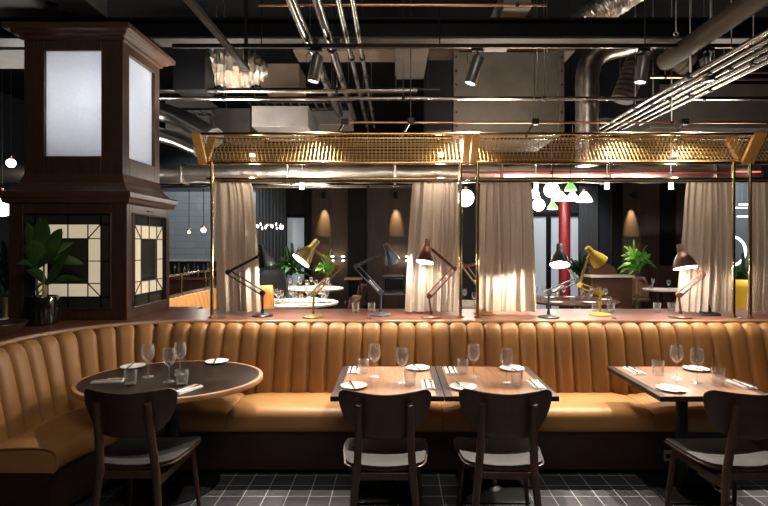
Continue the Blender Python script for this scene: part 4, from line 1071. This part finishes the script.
T2 = far_table(312, 288, .68, 'round bright far table behind the gold lamp, further one', 18, 12, glabel='further bright far table')
T3 = far_table(572, 300, .75, 'round far table behind the dark grey and yellow lamps', 20, 13, top='sidewood', glabel='far table behind the yellow lamp')
T4 = far_table(661, 289, .36, 'small far table left of the brown lamp', 4, 14, top='whitecloth', glabel='small far table by the brown lamp')
T5 = far_table(468, 303, .45, 'far table in the gap between the middle curtains', 4, 15, glabel='far table between curtains')
# far chairs: shell back, seat, legs
def far_chair(loc, rz, m, label, w=.5, top=.84, group='chairs in the room beyond'):
    o = thing('far_chair', label, 'chair', loc, group)
    R = Matrix.Rotation(rz, 3, 'Z'); L = Vector(loc)
    def tr(p): return L+R @ Vector(p)
    rows = []
    for j in range(7):
        v = j/6; z = .44+(top-.44)*v; ww = w*(1-.35*max(0, v-.6)/.4*max(0, v-.6)/.4)
        rows.append([tr((ww*(i/10-.5), -.20-.05*v+.16*(2*(i/10)-1)**2, z)) for i in range(11)])
    bk = MB().sheet(rows).build('backrest', m, parent=o, ang=60)
    sl = bk.modifiers.new('thick', 'SOLIDIFY'); sl.thickness = .04
    b = MB(); b.lathe([(0, .40), (.22, .40), (.24, .43), (.23, .47), (0, .475)], (0, 0, 0), 20); b.v = [tuple(tr(v)) for v in b.v]; b.build('seat', m, parent=o)
    for sx in (-1, 1):
        for sy in (-1, 1): MB().tube([tr((sx*.15, sy*.15, .41)), tr((sx*.2, sy*.2, 0))], .014, 8).build('leg', 'iron', parent=o)
far_chair((-1.82, 6.75, 0), 2.75, 'tanchair', 'tan rounded chair beyond the counter, behind the black lamp', w=.34, top=1.12)
far_chair((5.25, 7.4, 0), 3.1, 'yellow', 'yellow upholstered chair seen between the two right brass posts', w=.62, top=1.15)
far_chair((T1.x+.75, T1.y+.1, 0), 1.5, 'sidewood', 'dark chair right of the nearer bright far table')
far_chair((T2.x+.95, T2.y-.1, 0), 1.6, 'sidewood', 'dark chair right of the further bright far table')
far_chair((T2.x-.3, T2.y+.95, 0), 3.1, 'sidewood', 'dark chair behind the further bright far table')
far_chair((T3.x-1.0, T3.y+.3, 0), -1.4, 'sidewood', 'dark chair left of the far table near the red column')
far_chair((T4.x-.1, T4.y+.75, 0), 3.1, 'sidewood', 'dark chair behind the small far table by the brown lamp', top=.95)
far_chair((T4.x-.75, T4.y+.2, 0), -1.5, 'sidewood', 'dark chair between palm and small far table', top=.85)
# sideboard with pale top and rounded back
sb = thing('sideboard', 'brown sideboard with pale top and arched back behind the yellow lamp', 'sideboard', (wx(612, 9.2), 9.4, 0))
x0, x1 = wx(590, 9.2), wx(634, 9.2); zt = wz(276, 9.2)
MB().box(x0+.03, x1-.03, 9.2, 9.6, 0, zt-.03).build('cabinet', 'sidewood', parent=sb, bevel=.01)
MB().box(x0, x1, 9.16, 9.64, zt-.03, zt+.012).build('top', 'whitecloth', parent=sb, bevel=.004)
ar = [((x0+x1)/2-.05+.28*math.cos(PI*i/14), zt+.012+.22*math.sin(PI*i/14)) for i in range(15)]
b = MB(); n = len(ar); b.add([(x, 9.5, z) for x, z in ar]+[(x, 9.56, z) for x, z in ar], [tuple(range(n)), tuple(range(2*n-1, n-1, -1))]+[(i, (i+1) % n, (i+1) % n+n, i+n) for i in range(n)])
b.build('arched_back', 'sidewood', parent=sb)
# second set of low units behind right small table
flat('low_cabinet', 'sidewood', 'low brown cabinet behind the small far table by the brown lamp', 'cabinet', (wx(655, 11.8), wx(690, 11.8), 11.7, 12.1, 0, wz(266, 11.8)))
tl = thing('service_trolley', 'dark service trolley with pale shelves left of the copper lamp curtain', 'trolley', (wx(394, 9.4), 9.4, 0))
tx0, tx1 = wx(384, 9.4), wx(404, 9.4)
for x in (tx0, tx1):
    for y in (9.25, 9.6): MB().box(x-.015, x+.015, y-.015, y+.015, .05, wz(268, 9.4)).build('upright', 'iron', parent=tl)
for py in (275, 293): MB().box(tx0-.02, tx1+.02, 9.22, 9.63, wz(py, 9.4)-.02, wz(py, 9.4)).build('shelf', 'soffit', parent=tl, bevel=.004)
MB().box(tx0+.02, tx1-.02, 9.28, 9.6, wz(291, 9.4)+.03, wz(277, 9.4)-.03).build('black_bin', 'black', parent=tl, bevel=.02)
for x in (tx0, tx1):
    for y in (9.25, 9.6): MB().lathe([(0, -.015), (.025, -.015), (.025, .015), (0, .015)], (x, y, .026), 12, axis=(1, 0, 0)).build('castor', 'iron', parent=tl)
bt = thing('bar_table', 'tall slim dark bar table with brown edge, between gold and blue grey lamps', 'table', (wx(353, 9.9), 9.9, 0))
bz = wz(278, 9.9)
MB().box(wx(345, 9.9), wx(362, 9.9), 9.75, 10.05, bz-.03, bz+.01).build('table_top', 'edgewood', parent=bt, bevel=.006)
for px in (347, 360): MB().box(wx(px, 9.9)-.02, wx(px, 9.9)+.02, 9.88, 9.92, 0, bz-.03).build('leg', 'iron', parent=bt)
# plants beyond
def far_plant(px, py0, py1, d, m, label, n, wpx, seed, lw=.09, zpot=None):
    rnd = random.Random(seed); c = P(px, py0, d)
    o = thing('far_plant', label, 'plant', (c.x, d, 0), 'plants in the room beyond')
    MB().lathe([(0, 0), (.14, 0), (.18, .3), (.17, .32), (0, .30)], (c.x, d, 0), 20).build('pot', 'potblack', parent=o)
    MB().tube([(c.x, d, .3), (c.x, d, c.z-.2)], .025, 8).build('trunk', 'stem', parent=o)
    b = MB(); hh = (py0-py1)*d/F; ww = wpx*d/F/2
    for i in range(n):
        a = rnd.uniform(0, 2*PI); el = rnd.uniform(-.15, 1.0)
        base = Vector((c.x+rnd.uniform(-.05, .05), d+rnd.uniform(-.05, .05), c.z+rnd.uniform(-.2, .15)*hh))
        tip = base+Vector((math.cos(a)*ww*(1-.5*el), math.sin(a)*ww*(1-.5*el), hh*el*rnd.uniform(.6, 1)))
        leaf(b, base, tip, lw*rnd.uniform(.6, 1.1), .08, side=(tip-base).cross(Vector((0, 0, 1)))+Vector((0, 0, .3)))
    b.build('foliage', m, parent=o, ang=180)
far_plant(637, 266, 236, 10.1, 'leafbright', 'bright green palm beside the far timber panelling', 46, 34, 21, .11)
far_plant(292, 270, 240, 11.8, 'leaf', 'leafy green plant behind the bright far tables', 50, 44, 22, .12)
far_plant(326, 270, 248, 11.9, 'leafbright', 'green plant behind the gold lamp arm', 30, 24, 25, .09)
far_plant(580, 272, 250, 10.8, 'leafdark', 'dark plant behind the red column and yellow lamp', 40, 30, 23, .10)
far_plant(745, 284, 250, 8.2, 'leafdark', 'dark plant above the yellow chair', 50, 40, 24, .12)
far_plant(5, 280, 215, 5.6, 'leafdark', 'dark plant at the left picture edge behind the lantern pillar', 46, 50, 26, .13)
# pale chair shape added for the lit splash behind tan chair
far_chair((-2.4, 9.6, 0), 2.6, 'greyplain', 'pale grey chair shape standing in for a lit far table, behind the tan chair', w=.8, top=1.2)
# ring lamp and linear lights seen in the right gap
rl = P(731, 251, 9.0)
ro = thing('ring_light', 'glowing white ring light in the gap between right brass posts', 'light', rl)
MB().tube([rl+Vector((.26*math.cos(2*PI*i/40), 0, .26*math.sin(2*PI*i/40))) for i in range(40)], .022, 8, closed=True).build('ring', 'ring', parent=ro)
MB().tube([rl+Vector((0, 0, .26)), (rl.x, rl.y, 4.4)], .006, 6).build('cord', 'black', parent=ro)
struct(MB().box(wx(705, 10), 7.4, 10.0, 10.1, 0, 2.95), 'wall_right_rear', 'greyplain', smooth=False)
for i, (px, py) in enumerate(((746, 204.5), (740, 207.8), (744, 216.5))):
    q = P(px, py, 9.2+.2*i); o = thing('linear_light', 'thin white linear light in the right gap, %s of three' % ('top', 'middle', 'bottom')[i], 'light', q, 'linear lights in the right gap')
    MB().box(q.x-.13, q.x+.13, q.y-.015, q.y+.015, q.z-.012, q.z+.012).build('tube', 'ring', parent=o, bevel=.004)
    MB().tube([q, (q.x, q.y, 4.4)], .003, 6).build('cord', 'black', parent=o)

# ------------------------------------------------------------------ downlights of the place and added fill lights
light('downlight_far_table_a', 'SPOT', (T1.x, T1.y-.2, 3.9), 1700, (1, .90, .78), .05, target=(T1.x, T1.y, .75), angle=45)
light('downlight_far_table_b', 'SPOT', (T2.x, T2.y-.2, 3.9), 1300, (1, .90, .78), .05, target=(T2.x, T2.y, .75), angle=45)
light('downlight_far_table_c', 'SPOT', (T3.x, T3.y-.2, 3.9), 420, (1, .9, .8), .05, target=(T3.x, T3.y, .75), angle=50)
light('downlight_far_table_d', 'SPOT', (T4.x-.3, T4.y-.3, 3.9), 400, (1, .88, .76), .05, target=(T4.x-.3, T4.y, .75), angle=50)
light('downlight_yellow_chair', 'SPOT', (5.2, 7.0, 3.6), 350, (1, .9, .75), .05, target=(5.2, 7.4, .8), angle=45)
light('downlight_far_banquette', 'SPOT', (-1.9, 6.3, 3.6), 900, (1, .90, .76), .05, target=(-2.5, 6.4, 1.0), angle=58)
light('fill_grey_wall', 'SPOT', (-4.6, 9.6, 3.9), 520, (.88, .95, 1), .1, target=(-4.8, 12.6, 1.7), angle=80)  # unseen cool wash added to brighten the tiled wall
light('fill_grey_wall_right', 'SPOT', (6.4, 8.0, 3.9), 300, (.9, .95, 1), .1, target=(6.7, 10, 1.8), angle=60)  # unseen cool wash added for the grey wall in the right gap
light('fill_far_doors', 'SPOT', (3.9, 10.4, 3.9), 260, (.95, .97, 1), .1, target=(4.0, 12.5, 1.5), angle=70)  # unseen wash added to brighten the glazed doors
light('room_fill', 'AREA', (0.2, 0.4, 3.9), 44, (1, .90, .78), 1.6, target=(.2, 3.6, 2.6))  # unseen fill added to brighten the curtains from the front
light('ceiling_fill', 'AREA', (1.1, 5.3, 2.75), 22, (1, .87, .72), .6, target=(1.1, 5.6, 4.4))  # unseen fills added below the pipes and ducts to bring them out
light('ceiling_fill', 'AREA', (-1.9, 5.4, 2.72), 34, (1, .92, .82), .5, target=(-1.9, 6.2, 4.4))
light('ceiling_fill', 'AREA', (-4.6, 6.4, 2.4), 26, (1, .95, .88), .5, target=(-4.4, 5.8, 4.4))
light('ceiling_fill', 'AREA', (3.8, 5.8, 2.6), 22, (1, .87, .72), .6, target=(3.8, 5.6, 4.4))

w = bpy.data.worlds.new('world'); SC.world = w; w.use_nodes = True
w.node_tree.nodes['Background'].inputs['Color'].default_value = (1, .85, .7, 1)
w.node_tree.nodes['Background'].inputs['Strength'].default_value = .008

# ------------------------------------------------------------------ camera
cam = bpy.data.cameras.new('camera'); co = bpy.data.objects.new('camera', cam); COL.objects.link(co)
co.location = (0, 0, H); co.rotation_euler = (PI/2, 0, 0)
cam.sensor_width = 36; cam.lens = F/768*36; cam.shift_x = -11/768; cam.shift_y = -8/768
cam.clip_start = .05; cam.clip_end = 60
SC.camera = co
SC.view_settings.view_transform = 'Standard'; SC.view_settings.look = 'None'; SC.view_settings.gamma = 1
SC.view_settings.use_curve_mapping = False; SC.view_settings.exposure = 0.5
SC.cycles.use_denoising = True
SC.cycles.sample_clamp_indirect = 4
SC.cycles.max_bounces = 10; SC.cycles.transmission_bounces = 8; SC.cycles.transparent_max_bounces = 12
